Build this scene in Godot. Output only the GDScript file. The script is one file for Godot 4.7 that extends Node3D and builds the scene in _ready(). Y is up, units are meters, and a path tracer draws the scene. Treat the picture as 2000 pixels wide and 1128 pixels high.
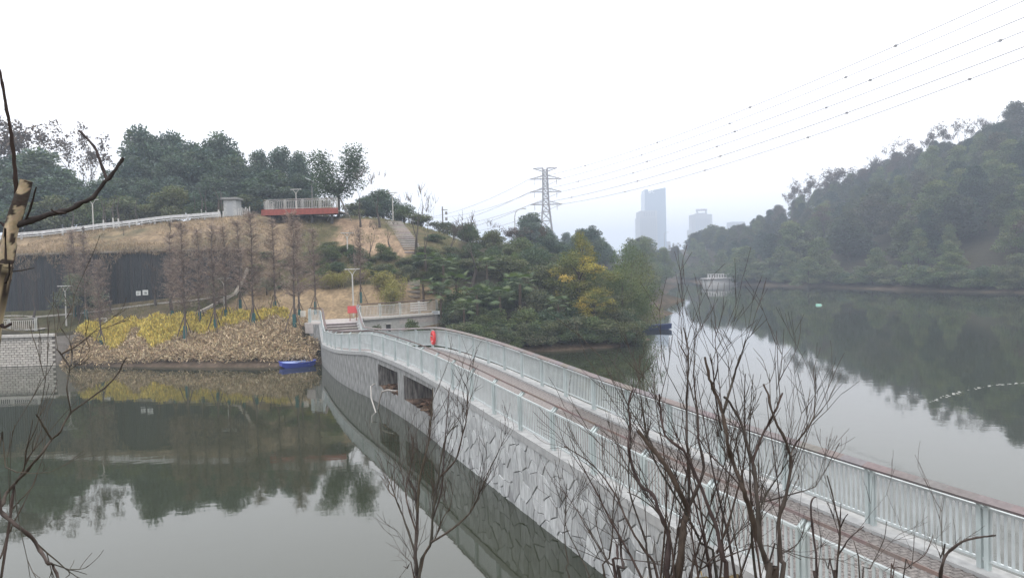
extends Node3D
# Lake with a stone footbridge, a hill park on the near shore and wooded hills behind, under an overcast sky.
# Distances D run away from the viewer (world z = -D); water level is y = 0.

const TREES := [
	["relict",-66.36,106,29.71,10.6], ["relict",-59.08,108,28.91,11.88], ["relict",-74.4,106,30.41,10.6], ["broad",-61.15,100,24.03,13.6], ["broad",-65.83,98,22.43,11.76], ["broad",-73.08,100,24.22,12], ["broad",-51.59,108,28.28,9.07], ["broad",-47.84,110,27.83,8.36], ["broad",-40.04,108,27.05,8.21], ["broad",-41.53,104,24.33,9.98], ["broad",-44.83,102,23.09,8.98], ["broad",-37.29,106,24.18,5.94], ["broad",-53.72,104,21.56,7.49], ["broad",-56.76,99,20.03,8.71], ["broad",-62.09,96,18.87,9.22], ["broad",-65.75,103,23.8,12.36], ["broad",-57.43,98,21.23,10.19], ["broad",-50.39,103,23.39,9.06], ["broad",-50.42,110,27.17,8.36], ["broad",-44.11,107,25.78,9.42], ["broad",-41.13,107,25.98,8.56], ["broad",-37.08,103,23.03,8.24], ["broad",-34.75,102,21.14,7.34], ["broad",-51.65,98,19.46,8.62], ["broad",-53.19,96,18.32,8.45], ["broad",-45.98,97,19.19,7.76], ["broad",-38.38,99,19.54,7.92], ["broad",-65.85,96,20.25,11.52], ["broad",-58.9,95,19.31,9.88], ["broad",-34.27,106,24.09,5.94], ["broad",-31.23,106,24.43,8.06], ["broad",-28.11,104,23.49,4.99], ["broad",-31.1,100,20.45,8.8], ["broad",-27.13,100,20.01,6.4], ["shrub",-39.39,90,17.86,6.12], ["shrub",-54.95,93,17.44,7.44], ["shrub",-50.33,93,17.13,6.7], ["shrub",-46.63,93,16.79,6.7], ["shrub",-42.95,93,16.07,5.21], ["shrub",-57.44,91,16.11,7.28], ["shrub",-38.28,96,16.33,6.14], ["shrub",-35.84,98,16.11,4.7], ["shrub",-32.21,98,17.12,6.27], ["broad",-17.25,104,17.97,6.24], ["broad",-18.6,100,16.81,4.8], ["shrub",-13.98,100,15.69,5.6], ["shrub",-11.46,98,14.15,4.7], ["shrub",-23.77,98,16.43,5.49], ["shrub",-19.88,98,15.87,4.7], ["shrub",-9.07,100,13.23,5.6], ["heart",-19.61,88,21.77,6.81], ["bare",-16.74,86,18.75,2.87], ["bare",-14.65,86,18.24,3.44], ["bare",-10.05,80,16.2,3.2], ["bare",-8.64,78,14.9,2.6], ["bare",-14.32,78,12.32,2.34], ["bare",-15.7,77,11.52,2.05], ["bare",-30.72,69,8.2,2.94], ["bare",-32.54,70,8.58,2.8], ["bare",-30.11,70,8.75,2.8], ["bare",-43.13,69,8.17,2.76], ["bare",-36.46,69.5,8.91,2.32], ["bare",-25.75,72,10.09,2.88], ["bare",-23.68,73,10.07,2.92], ["bare",-21.99,73,9.54,2.92], ["bare",-39.72,79,12.8,2.11], ["bare",-43.94,79,12.39,2.11], ["bare",-34.99,79,12.67,1.9], ["bare",-17.65,74,8.46,1.97], ["bare",-20.31,77,11.65,2.57], ["bare",-12.71,81,12.73,2.7], ["bare",-3.93,76,12.77,6.59], ["bare",-6.5,84,12.2,3.92], ["bare",-1.87,90,12.74,4.8], ["relict",0.92,104,12.51,4.85], ["relict",4.75,100,12.46,3.73], ["broad",4.86,100,11.4,4.8], ["shrub",-2.37,96,11.03,6.91], ["shrub",1.13,96,10.68,6.14], ["broad",6.69,98,10.08,4.7], ["yellow",6.9,74,10.36,3.95], ["yellow",6.24,71,8.44,7.1], ["yellow",7.21,67.5,5.01,4.95], ["willow",12.02,77,9.24,6.93], ["willow",10.51,73,6.72,5.35], ["willow",11.75,74,4.71,3.95], ["willow",8.92,76,6.76,4.05], ["shrub",0.84,66,3.45,4.75], ["shrub",3.26,66,3.3,4.75], ["shrub",5.58,65,2.86,4.68], ["shrub",7.75,65,2.54,4.16], ["shrub",-1.61,67,3.47,4.29], ["shrub",2.31,69,5.1,4.97], ["shrub",0.03,72,6.04,5.18], ["shrub",-2.61,72,5.87,4.61], ["shrub",3.11,76,7.42,5.47], ["shrub",-0.7,80,8.35,6.4], ["shrub",-4.07,78,8.15,4.99], ["shrub",-5.44,71,5.25,3.98], ["shrub",-5.11,69,3.45,3.31], ["shrub",9.1,70,4.42,3.92], ["shrub",-6.7,82,9.37,4.59], ["shrub",2.42,86,9.23,5.5], ["shrub",5.31,72,5.9,4.61], ["shrub",9.48,68,3.11,3.26], ["shrub",-7.53,76,7.2,3.65], ["shrub",-8.93,80,9.37,3.84], ["shrub",-8.41,86,10.95,4.13], ["shrub",-19.04,80,9.75,4.48], ["shrub",-16.92,80,9.38,3.84], ["shrub",-14.45,78,8.43,3.12], ["shrub",-19.65,77,8.56,3.08], ["shrub",-23.92,75,7.65,3.6], ["shrub",-22.18,76,8.36,3.65], ["shrub",-20.42,75,7.55,3.6], ["shrub",-22.04,72,6.4,3.46], ["shrub",-23.95,72,6.69,3.17], ["shrub",-12.53,79,8.39,3.79], ["shrub",-10.3,78,8.32,3.74], ["pine",-39.02,69,7.5,5.06], ["pine",-26.39,69,7.02,2.76], ["pine",-22.36,70,6.67,2.57], ["bamboo",-16.26,72,7.2,2.88], ["bamboo",-14.53,73,7.39,2.92], ["bamboo",-12.42,72,7.1,2.88], ["bamboo",-10.84,71,6.82,2.84], ["bamboo",-17.71,72,6.76,2.4], ["bamboo",-11.02,69,5.92,2.76], ["bamboo",-19.16,72,6.56,2.4], ["palm",-8.5,76,8.75,3.04], ["palm",-6.66,75,8.18,3.5], ["palm",-8.36,72,6.27,2.88], ["palm",-6.51,70,6.01,2.8], ["palm",-5.15,71,6.9,3.31], ["palm",-3.2,69,5.62,3.22], ["palm",0.74,70,6.61,3.73], ["palm",-4.26,67,4.43,2.68], ["palm",-1.12,68,5.44,3.17], ["palm",-2.44,76,8.08,3.04], ["palm",4.01,67,4.43,2.68], ["redwood",-33.89,63,8.75,2.77], ["redwood",-39.96,70,11.8,3.08], ["redwood",-26.55,62,11.63,2.65], ["redwood",-24.47,63,11.52,2.69], ["redwood",-26.52,65,11.18,2.77], ["redwood",-24.3,65,11.46,2.77], ["redwood",-21.3,63,12.39,2.94], ["redwood",-17.23,60.5,12.21,2.26], ["redwood",-17.38,62.5,11.42,2.08], ["redwood",-13.61,69,11.04,2.94], ["redwood",-37.84,68,11.19,1.81], ["redwood",-23.79,67,11.88,2.95], ["redwood",-20.45,66,11.94,2.02], ["redwood",-16.97,66,10.97,2.82], ["redwood",-29.27,66,10.86,1.76]]
const FAR_TREES := [
	["light",67.59,222,11.39,14.8], ["light",76.23,190,12.53,12.03], ["light",72.07,186,7.53,9.92], ["light",69.28,216,6.57,11.52], ["light",86.12,150,7.67,11], ["shrub",72.88,206,3.39,12.36], ["shrub",78.41,178,3.46,11.87], ["shrub",80.73,168,4.26,11.2], ["shrub",83.31,158,5.28,11.59], ["shrub",83.52,149,3.75,9.93], ["light",90.75,172,10.28,10.32], ["shrub",87.17,142,3.23,10.41], ["shrub",89.38,136,2.77,9.07], ["shrub",66.84,220,3.73,8.8], ["shrub",70.76,212,2.97,9.89], ["shrub",64.91,246,3.94,9.84], ["shrub",66.68,285,4.82,13.3], ["shrub",62.21,300,5.72,12], ["light",79.68,173,4.85,9.23], ["relict",104.26,285,37.32,11.4], ["relict",109.97,285,39.05,12.35], ["relict",116.63,285,40.76,13.3], ["relict",124.2,285,41.12,13.3], ["relict",130.84,285,41.7,12.35], ["relict",138.2,275,47.06,11], ["relict",140.21,270,49.42,10.8], ["relict",144.68,265,51.94,10.6], ["relict",150.84,265,53,10.6], ["relict",154.36,262,53.2,10.48], ["bare",136.56,285,44.93,11.4], ["bare",157.01,255,53.13,11.9], ["bare",161.23,255,53.02,10.2], ["forest",161.44,245,55.39,13.07], ["forest",166.91,240,56.54,14.4], ["forest",87.46,330,22.87,15.4], ["forest",81.92,330,20.6,13.2], ["forest",95.11,330,20.91,13.2]]
const SHRUB_A := [
	[0.0243,0.0093,-0.9527,4.0509,-7,-0.9556,4.1379,-7.0445,-0.948,4.3698,-6.9648,-0.9359,4.6487,-7.0502,-0.9282,4.8465,-6.9986,-0.9585,4.9949,-7.0134,-1.0054,5.0949,-7],
	[0.0149,0.0045,-0.9261,4.7652,-7,-0.9099,4.957,-6.9923,-0.8811,5.1447,-6.9959,-0.8296,5.308,-6.9997,-0.8073,5.4517,-7.0953,-0.7743,5.6936,-7.0763,-0.7612,5.8943,-7.1],
	[0.0168,0.0043,-0.9312,4.1364,-7,-0.8098,4.4737,-6.93,-0.7818,4.6938,-6.904,-0.7519,4.8796,-6.847,-0.7133,5.0836,-6.844,-0.6802,5.2713,-6.7953,-0.6148,5.5172,-6.7548,-0.5127,5.6216,-6.7],
	[0.0087,0.0035,-0.6844,5.1459,-6.8,-0.5841,5.2542,-6.7276,-0.5201,5.3519,-6.6936,-0.4654,5.5457,-6.6287,-0.4285,5.6647,-6.5884,-0.4192,5.7879,-6.6414,-0.412,5.9511,-6.5981,-0.4344,6.033,-6.5],
	[0.011,0.0035,-0.7958,4.5219,-6.9,-0.5976,4.6691,-6.7979,-0.4329,4.8148,-6.7906,-0.3432,4.9907,-6.7335,-0.2646,5.1917,-6.5761,-0.2269,5.2753,-6.576,-0.1737,5.3862,-6.5],
	[0.0119,0.0039,-0.9571,4.3709,-7,-1.0302,4.5632,-7.0968,-1.1146,4.7195,-7.2183,-1.1581,4.8453,-7.2111,-1.2168,4.9325,-7.3563,-1.1895,5.0696,-7.4],
	[0.0093,0.0039,-0.9367,4.5753,-7,-0.9968,4.7671,-7.0003,-1.0456,4.924,-7.1163,-1.0185,5.0835,-7.2378,-0.982,5.2807,-7.2279,-1.0019,5.4117,-7.3],
	[0.0088,0.0037,-0.7705,4.7464,-6.9,-0.6926,4.9688,-6.9325,-0.6623,5.2583,-6.8982,-0.6193,5.6177,-6.8435,-0.592,5.9214,-6.9],
	[0.009,0.0036,-0.9099,4.217,-7,-0.8472,4.4359,-6.9201,-0.7637,4.5387,-6.9558,-0.6744,4.7551,-6.8658,-0.6012,4.8671,-6.8],
	[0.0082,0.0031,-0.9774,4.1711,-7,-1.0537,4.1985,-7.1162,-1.0993,4.191,-7.2],
	[0.0067,0.0031,-1.1242,4.9084,-7,-1.2215,4.9286,-7.1995,-1.2003,5.0223,-7.3]]
const SHRUB_B := [
	[0.0302,0.0108,0.922,5.0007,-4.5,0.9273,5.1365,-4.4833,0.946,5.2884,-4.4443,0.9842,5.4542,-4.5056,1.0079,5.5359,-4.5355,0.9396,5.6807,-4.4461,0.8477,5.8506,-4.4626,0.7873,5.9257,-4.4839,0.7166,6.015,-4.5],
	[0.0177,0.0056,0.8973,5.0204,-4.6,0.8983,5.1459,-4.5923,0.9113,5.3332,-4.6367,0.8659,5.4661,-4.6292,0.8255,5.5835,-4.65,0.7572,5.6333,-4.7027,0.7052,5.7785,-4.7132,0.6784,5.8959,-4.6234,0.7114,5.9995,-4.7212,0.6943,6.1363,-4.6715,0.7289,6.2251,-4.7],
	[0.0206,0.0065,1.4277,5.1334,-4.3,1.4176,5.2224,-4.2912,1.3906,5.3383,-4.3353,1.2891,5.6317,-4.2546,1.2409,5.7494,-4.2015,1.2188,5.8688,-4.2932,1.1642,5.9979,-4.1933,1.1482,6.1473,-4.2274,1.1173,6.2706,-4.262,1.0773,6.3508,-4.2118,1.0485,6.4746,-4.2],
	[0.0092,0.0045,1.1543,6.137,-4.25,1.1601,6.208,-4.2049,1.2186,6.3162,-4.2837,1.241,6.3942,-4.2769,1.2751,6.471,-4.3],
	[0.0169,0.0045,1.1997,5.0971,-4.4,1.1616,5.3037,-4.334,1.1363,5.4506,-4.3379,1.0942,5.5931,-4.3568,1.0286,5.7673,-4.3744,0.9457,5.9313,-4.3173,0.8444,6.0236,-4.3082,0.829,6.159,-4.3631,0.8131,6.2582,-4.3],
	[0.0181,0.006,1.3719,5.1774,-4.2,1.3757,5.302,-4.2478,1.3275,5.4496,-4.1796,1.3075,5.6527,-4.1499,1.3136,5.8323,-4.2032,1.2787,5.9716,-4.2193,1.2607,6.0831,-4.2472,1.2138,6.183,-4.2558,1.1511,6.2516,-4.2],
	[0.0151,0.0049,1.4427,5.1755,-4.2,1.4497,5.3252,-4.2127,1.4401,5.5451,-4.1992,1.4778,5.7023,-4.1946,1.5135,5.8828,-4.2069,1.4598,6.0063,-4.1223,1.3797,6.1569,-4.075,1.3512,6.2802,-4.0813,1.3364,6.3326,-4.1],
	[0.0059,0.0024,1.4755,5.9417,-4.1,1.5093,5.9875,-4.1372,1.5402,6.0898,-4.0472,1.6004,6.1555,-4.094,1.6243,6.2355,-4.1376,1.6172,6.3801,-4.1],
	[0.011,0.0032,1.0309,5.4868,-4.6,1.0352,5.7344,-4.5833,1.0257,5.9279,-4.5788,1.0519,6.0778,-4.6798,1.0404,6.2144,-4.6176,1.0576,6.4073,-4.6349,1.0647,6.5294,-4.7235,1.045,6.5951,-4.7],
	[0.0035,0.0018,1.0428,6.5261,-4.6,1.0789,6.5627,-4.6998,1.0924,6.6095,-4.7],
	[0.0053,0.0023,1.0497,6.4118,-4.6,1.0349,6.4685,-4.7085,1.0336,6.507,-4.8],
	[0.0091,0.0047,1.2993,5.8791,-4.2,1.3274,5.9791,-4.1941,1.3903,6.0877,-4.2084,1.3811,6.1783,-4.0779,1.4371,6.283,-4.1],
	[0.0097,0.0031,1.1675,5.1231,-4.5,1.089,5.3212,-4.5349,0.9646,5.5659,-4.5024,0.8461,5.7699,-4.4937,0.7881,5.9359,-4.572,0.7607,6.1226,-4.5671,0.7528,6.2096,-4.6],
	[0.0135,0.0032,1.0046,5.3913,-4.7,1.1049,5.578,-4.7069,1.1659,5.7247,-4.7493,1.1382,5.885,-4.7533,1.1488,6.0643,-4.822,1.1292,6.2601,-4.818,1.1372,6.3915,-4.8],
	[0.0084,0.0024,1.1443,5.3088,-4.4,1.1989,5.4665,-4.3725,1.255,5.6795,-4.3498,1.2909,5.8944,-4.3107,1.2922,6.1584,-4.2992,1.2688,6.3755,-4.2],
	[0.0063,0.002,1.1875,6.0237,-4.4,1.1409,6.187,-4.3242,1.1011,6.4023,-4.2449,1.0798,6.4934,-4.2],
	[0.0056,0.0021,1.1589,6.2456,-4.5,1.1721,6.3789,-4.4051,1.1458,6.4803,-4.3],
	[0.0106,0.0032,0.9062,4.8927,-4.9,0.8211,5.1238,-4.9137,0.7535,5.2331,-4.9314,0.6984,5.3494,-4.9906,0.6775,5.4061,-5.0715,0.6486,5.4674,-5.0997,0.5752,5.5671,-5.1847,0.4719,5.6789,-5.1698,0.3269,5.7666,-5.2],
	[0.0094,0.0034,0.8423,4.9948,-4.9,0.8281,5.1784,-4.9472,0.7763,5.3458,-4.9539,0.7325,5.5101,-4.9706,0.7325,5.6558,-4.9926,0.7497,5.7718,-5],
	[0.0086,0.003,0.5705,4.8593,-5,0.5996,5.0392,-5.0626,0.6258,5.2057,-5.0771,0.642,5.3644,-5.1195,0.6615,5.4442,-5.2],
	[0.0072,0.0031,0.6616,4.8568,-5,0.5933,5.0229,-5.0165,0.5216,5.1276,-5.1099,0.4443,5.2477,-5.1722,0.4147,5.2955,-5.3],
	[0.006,0.0026,0.3654,4.7799,-5.2,0.3386,4.9343,-5.2609,0.3226,5.0881,-5.333,0.3377,5.3133,-5.365,0.3508,5.4485,-5.4],
	[0.0055,0.0026,0.5057,4.7761,-5.2,0.4308,4.9548,-5.2943,0.3487,5.1237,-5.3331,0.3331,5.1741,-5.4],
	[0.0135,0.0068,0.6314,4.9852,-4.7,0.6384,5.1291,-4.6602,0.6321,5.1871,-4.717,0.6264,5.3185,-4.7],
	[0.0113,0.0069,0.6005,5.0181,-4.7,0.612,5.1736,-4.7118,0.6159,5.2311,-4.8],
	[0.0062,0.002,1.3542,5.5748,-4.3,1.422,5.6825,-4.3242,1.4665,5.7814,-4.2799,1.517,5.873,-4.2563,1.5543,5.9432,-4.2],
	[0.0053,0.0022,1.3139,5.6631,-4.4,1.2368,5.7593,-4.3831,1.1687,5.8313,-4.3986,1.1089,5.8951,-4.4488,1.0442,5.9934,-4.42,0.9587,6.0388,-4.5],
	[0.0074,0.0022,0.9932,5.1689,-4.4,1.1008,5.2231,-4.4687,1.2288,5.3031,-4.4899,1.3089,5.3708,-4.5524,1.4393,5.4536,-4.572,1.5114,5.5205,-4.6],
	[0.0065,0.0023,0.9551,5.1289,-4.5,1.087,5.1648,-4.5396,1.1852,5.2005,-4.5606,1.366,5.2246,-4.6491,1.5189,5.2569,-4.6361,1.7443,5.1408,-4.7],
	[0.0062,0.002,1.4065,5.2514,-4.3,1.4608,5.375,-4.2016,1.531,5.4457,-4.1592,1.5439,5.5645,-4.1],
	[0.005,0.002,1.3552,5.6332,-4.3,1.4426,5.6451,-4.301,1.5097,5.7012,-4.2047,1.5867,5.7447,-4.1462,1.6571,5.775,-4.1815,1.738,6.0039,-4.1],
	[0.0066,0.0023,0.92,5.3647,-4.6,0.86,5.4656,-4.68,0.7693,5.5437,-4.6923,0.6769,5.5917,-4.7],
	[0.0056,0.0022,1.1878,5.3924,-4.5,1.0917,5.5074,-4.5309,1.0124,5.6195,-4.5749,0.9543,5.704,-4.6117,0.8667,5.7719,-4.6]]
const SHRUB_C := [
	[0.0102,0.004,2.0887,4.8178,-5,2.1118,4.8708,-5.0526,2.0826,5.0136,-4.971,2.1043,5.2316,-4.9751,2.0763,5.3795,-4.9911,2.0743,5.4352,-5.0085,2.0358,5.5744,-5],
	[0.0113,0.0046,1.9604,4.8213,-5,1.9843,4.8685,-5.0665,1.9769,5.0341,-5.0587,1.9495,5.2936,-5.0567,1.9544,5.3965,-5.0567,1.9989,5.4028,-5.1],
	[0.0062,0.0028,2.0986,5.0393,-5,2.1161,5.1304,-4.9363,2.1371,5.1908,-4.9066,2.1702,5.2289,-4.8906,2.2277,5.2674,-4.9],
	[0.0057,0.0028,2.1148,5.2227,-5,2.1027,5.3058,-4.9148,2.1266,5.3501,-4.9],
	[0.0051,0.0026,2.1148,5.2227,-5,2.1162,5.3135,-4.9924,2.124,5.3923,-5],
	[0.0117,0.0051,2.5425,4.9754,-4.6,2.5381,5.0531,-4.5794,2.5183,5.1634,-4.5147,2.5523,5.218,-4.5306,2.5916,5.2867,-4.4919,2.6722,5.3274,-4.4743,2.7898,5.3067,-4.5579,2.8242,5.3325,-4.5],
	[0.0052,0.0031,2.5627,5.1194,-4.6,2.5294,5.1811,-4.5559,2.545,5.2014,-4.6],
	[0.0051,0.0024,2.2574,4.8132,-5,2.3292,4.9311,-5.042,2.4331,4.9903,-5.1511,2.5057,5.0741,-5.2054,2.5186,5.1889,-5.2],
	[0.0045,0.0024,2.443,4.8082,-5,2.5764,4.9172,-5.06,2.7085,4.9915,-5.0819,2.7829,5.0567,-5.1351,2.8361,5.0847,-5.2],
	[0.0045,0.0024,2.5283,4.881,-5,2.5847,4.9369,-5.0098,2.6818,5.0149,-5.1611,2.7067,5.106,-5.2],
	[0.0057,0.0024,2.2416,4.8888,-5,2.2857,4.975,-5.1098,2.2788,5.0342,-5.1386,2.2927,5.0642,-5.2],
	[0.0051,0.0024,2.4434,4.8423,-5,2.5123,4.9018,-5.1031,2.5714,4.9326,-5.2],
	[0.0057,0.0029,2.0729,4.8934,-5,2.0427,4.9465,-5.023,2.0543,4.9782,-5.1]]
const SHRUB_D := [
	[0.0091,0.0025,-2.2446,5.9411,-3.2,-2.1578,6.049,-3.1742,-2.1818,6.0909,-3.2526,-2.1449,6.133,-3.256,-2.073,6.1941,-3.2263,-1.9613,6.2844,-3.1564,-1.9758,6.3176,-3.2468,-1.9052,6.3624,-3.193,-1.8808,6.4334,-3.2343,-1.7606,6.512,-3.2266,-1.6847,6.5719,-3.2184,-1.62,6.663,-3.2],
	[0.0054,0.0021,-1.9473,6.3274,-3.2,-1.9478,6.3787,-3.1621,-1.954,6.434,-3.1315,-1.9461,6.4546,-3.1],
	[0.0102,0.0044,-2.0784,6.1288,-3,-2.0713,6.077,-3.0463,-1.9598,6.0433,-2.9664,-1.9389,5.9696,-3.0299,-1.9129,5.9169,-3.0368,-1.8409,5.8958,-2.9636,-1.8652,5.8617,-3.0318,-1.8335,5.8082,-3.0189,-1.8016,5.7742,-3],
	[0.0051,0.0025,-2.1139,5.8032,-3,-2.0832,5.8851,-3.0508,-2.0753,5.9571,-3.0813,-2.0288,6.01,-3.0455,-2.0027,6.0605,-3.0468,-2.0105,6.0918,-3.1],
	[0.0058,0.0024,-2.0051,6.0555,-3,-1.9794,6.1149,-2.9709,-1.9928,6.1468,-3],
	[0.0037,0.0018,-2.0048,6.0616,-3,-2.0416,6.0688,-3.0567,-1.9757,6.1274,-3.0285,-1.9585,6.1647,-3.0755,-1.951,6.2099,-3.1],
	[0.0047,0.0025,-2.1886,6.2173,-3.2,-2.1333,6.2206,-3.1816,-2.0637,6.2258,-3.1145,-2.0319,6.2163,-3.1],
	[0.0047,0.0022,-1.8567,6.6308,-3.2,-1.8782,6.6612,-3.2024,-1.8892,6.6882,-3.1939,-1.8907,6.7031,-3.1759,-1.9132,6.7096,-3.2],
	[0.0033,0.0016,-1.893,6.6833,-3.2,-1.8306,6.71,-3.1754,-1.7917,6.7337,-3.1835,-1.7656,6.7592,-3.2],
	[0.004,0.0017,-1.8521,6.6393,-3.2,-1.8889,6.679,-3.2748,-1.8757,6.7303,-3.2406,-1.9398,6.7528,-3.3228,-1.947,6.7882,-3.3],
	[0.0036,0.0015,-1.8609,6.4394,-3.2,-1.8473,6.5432,-3.1549,-1.8803,6.597,-3.2308,-1.8567,6.6308,-3.2]]
const TREE_LEFT := [
	[0.0112,0.005,-1.6919,7.1737,-2.6,-1.6181,7.1993,-2.6,-1.5306,7.2228,-2.6,-1.4869,7.2337,-2.6,-1.4429,7.2532,-2.6,-1.4075,7.2712,-2.6,-1.3622,7.3216,-2.6,-1.3259,7.3636,-2.6,-1.2984,7.4007,-2.6],
	[0.0056,0.0039,-1.3566,7.3301,-2.6,-1.3821,7.3683,-2.625,-1.4138,7.4336,-2.65,-1.4537,7.479,-2.675,-1.4999,7.5146,-2.7],
	[0.0044,0.0029,-1.4995,7.222,-2.6,-1.5125,7.2206,-2.575,-1.5194,7.2292,-2.55],
	[0.0075,0.0038,-1.6635,7.266,-2.6,-1.6547,7.3362,-2.5833,-1.6452,7.4189,-2.5667,-1.6438,7.5089,-2.55,-1.6446,7.581,-2.5333,-1.6394,7.6352,-2.5167,-1.6362,7.6804,-2.5],
	[0.0044,0.0024,-1.639,7.1964,-2.6,-1.5849,7.2428,-2.55,-1.5344,7.2987,-2.5],
	[0.0062,0.0024,-1.7324,6.974,-2.6,-1.6923,6.991,-2.5667,-1.6572,7.0194,-2.5333,-1.6319,7.0574,-2.5],
	[0.0025,0.0015,-1.6969,7.0285,-2.6,-1.6604,7.031,-2.6,-1.615,7.0384,-2.6],
	[0.0112,0.0037,-1.757,6.8913,-2.6,-1.738,6.8526,-2.6,-1.7246,6.8418,-2.6,-1.6999,6.8516,-2.6],
	[0.0075,0.0027,-1.6919,7.1737,-2.6,-1.7087,7.1845,-2.6,-1.7389,7.206,-2.6]]
const PEEL := [-1.7629,6.8393,-2.6,-1.745,6.9258,-2.6,-1.7283,6.986,-2.6,-1.7134,7.0463,-2.6,-1.7024,7.0979,-2.6,-1.6892,7.158,-2.6,-1.673,7.2094,-2.6,-1.6572,7.2521,-2.6,-1.6434,7.2896,-2.6,-1.6293,7.334,-2.6]


class MB:
	var v := PackedVector3Array()
	var n := PackedVector3Array()
	var c := PackedColorArray()
	var i := PackedInt32Array()
	func tri(a: Vector3, b: Vector3, d: Vector3, col: Color) -> void:
		var m := (b - a).cross(d - a).normalized()
		var k := v.size()
		v.append(a); v.append(b); v.append(d)
		n.append(m); n.append(m); n.append(m)
		c.append(col); c.append(col); c.append(col)
		i.append(k); i.append(k + 2); i.append(k + 1)
	func quad(a: Vector3, b: Vector3, d: Vector3, e: Vector3, col: Color) -> void:
		var m := (d - a).cross(e - b).normalized()
		var k := v.size()
		v.append(a); v.append(b); v.append(d); v.append(e)
		for q in 4:
			n.append(m); c.append(col)
		i.append(k); i.append(k + 2); i.append(k + 1)
		i.append(k); i.append(k + 3); i.append(k + 2)
	func box(t: Transform3D, s: Vector3, col: Color) -> void:
		var h := s * 0.5
		var p := []
		for q in 8:
			p.append(t * Vector3(h.x if q & 1 else -h.x, h.y if q & 2 else -h.y, h.z if q & 4 else -h.z))
		quad(p[4], p[5], p[7], p[6], col); quad(p[1], p[0], p[2], p[3], col)
		quad(p[5], p[1], p[3], p[7], col); quad(p[0], p[4], p[6], p[2], col)
		quad(p[6], p[7], p[3], p[2], col); quad(p[0], p[1], p[5], p[4], col)
	func abox(lo: Vector3, hi: Vector3, col: Color) -> void:
		box(Transform3D(Basis(), (lo + hi) * 0.5), hi - lo, col)
	func bar(a: Vector3, b: Vector3, w: float, h: float, col: Color, side := Vector3.UP) -> void:
		var z := (b - a).normalized()
		var x := side.cross(z)
		if x.length() < 0.01:
			x = Vector3.RIGHT.cross(z)
		x = x.normalized()
		box(Transform3D(Basis(x, z.cross(x), z), (a + b) * 0.5), Vector3(w, h, a.distance_to(b)), col)
	func tube(pts: Array, rad: Array, sides: int, col: Color, cap := true) -> void:
		var k := v.size()
		var up := Vector3(0.31, 0.2, 0.93)
		for j in pts.size():
			var d: Vector3 = (pts[mini(j + 1, pts.size() - 1)] - pts[maxi(j - 1, 0)]).normalized()
			var x := up.cross(d).normalized()
			var y := d.cross(x)
			for s in sides:
				var a := TAU * s / sides
				var o := x * cos(a) + y * sin(a)
				v.append(pts[j] + o * rad[j]); n.append(o); c.append(col)
		for j in pts.size() - 1:
			for s in sides:
				var s2 := (s + 1) % sides
				var p := k + j * sides
				i.append(p + s); i.append(p + sides + s); i.append(p + sides + s2)
				i.append(p + s); i.append(p + sides + s2); i.append(p + s2)
		if cap:
			var e := k + (pts.size() - 1) * sides
			for s in range(1, sides - 1):
				i.append(e); i.append(e + s + 1); i.append(e + s)
	func leaf(p: Vector3, along: Vector3, across: Vector3, col: Color) -> void:
		var k := v.size()
		var m := across.cross(along).normalized()
		v.append(p); v.append(p + along * 0.45 + across * 0.5); v.append(p + along); v.append(p + along * 0.45 - across * 0.5)
		for q in 4:
			n.append(m); c.append(col)
		i.append(k); i.append(k + 2); i.append(k + 1)
		i.append(k); i.append(k + 3); i.append(k + 2)
	func extrude(poly: PackedVector2Array, y0: float, y1: float, col: Color) -> void:   # plan outline (x, z) anticlockwise seen from above
		var t := Geometry2D.triangulate_polygon(poly)
		for q in range(0, t.size(), 3):
			var a := poly[t[q]]; var b := poly[t[q + 1]]; var d := poly[t[q + 2]]
			var m := (Vector3(b.x, 0, b.y) - Vector3(a.x, 0, a.y)).cross(Vector3(d.x, 0, d.y) - Vector3(a.x, 0, a.y))
			if m.y < 0:
				var w := b; b = d; d = w
			tri(Vector3(a.x, y1, a.y), Vector3(b.x, y1, b.y), Vector3(d.x, y1, d.y), col)
			tri(Vector3(a.x, y0, a.y), Vector3(d.x, y0, d.y), Vector3(b.x, y0, b.y), col)
		for q in poly.size():
			var a := poly[q]; var b := poly[(q + 1) % poly.size()]
			quad(Vector3(a.x, y0, a.y), Vector3(b.x, y0, b.y), Vector3(b.x, y1, b.y), Vector3(a.x, y1, a.y), col)
	func mesh(mat: Material) -> ArrayMesh:
		var a := []
		a.resize(Mesh.ARRAY_MAX)
		a[Mesh.ARRAY_VERTEX] = v; a[Mesh.ARRAY_NORMAL] = n; a[Mesh.ARRAY_COLOR] = c; a[Mesh.ARRAY_INDEX] = i
		var m := ArrayMesh.new()
		m.add_surface_from_arrays(Mesh.PRIMITIVE_TRIANGLES, a)
		m.surface_set_material(0, mat)
		return m

var M := {}
var rng := RandomNumberGenerator.new()
var taken := {}
var noise := FastNoiseLite.new()

func numbered(called: String) -> String:
	if not taken.has(called):
		taken[called] = 0
		return called
	taken[called] += 1
	return "%s_%03d" % [called, taken[called]]

func tag(o: Node, label: String, category: String, group := "") -> Node:
	o.set_meta("label", label); o.set_meta("category", category)
	if group != "":
		o.set_meta("group", group)
	return o

func thing(called: String, label: String, category: String, at := Vector3.ZERO, group := "") -> Node3D:
	var o := Node3D.new()
	o.name = numbered(called)
	add_child(o)
	o.position = at
	tag(o, label, category, group)
	return o

func part(called: String, mb: MB, mat: Material, parent: Node) -> MeshInstance3D:
	var o := MeshInstance3D.new()
	o.mesh = mb.mesh(mat)
	o.name = called if parent != self else numbered(called)
	parent.add_child(o, true)
	return o

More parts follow.
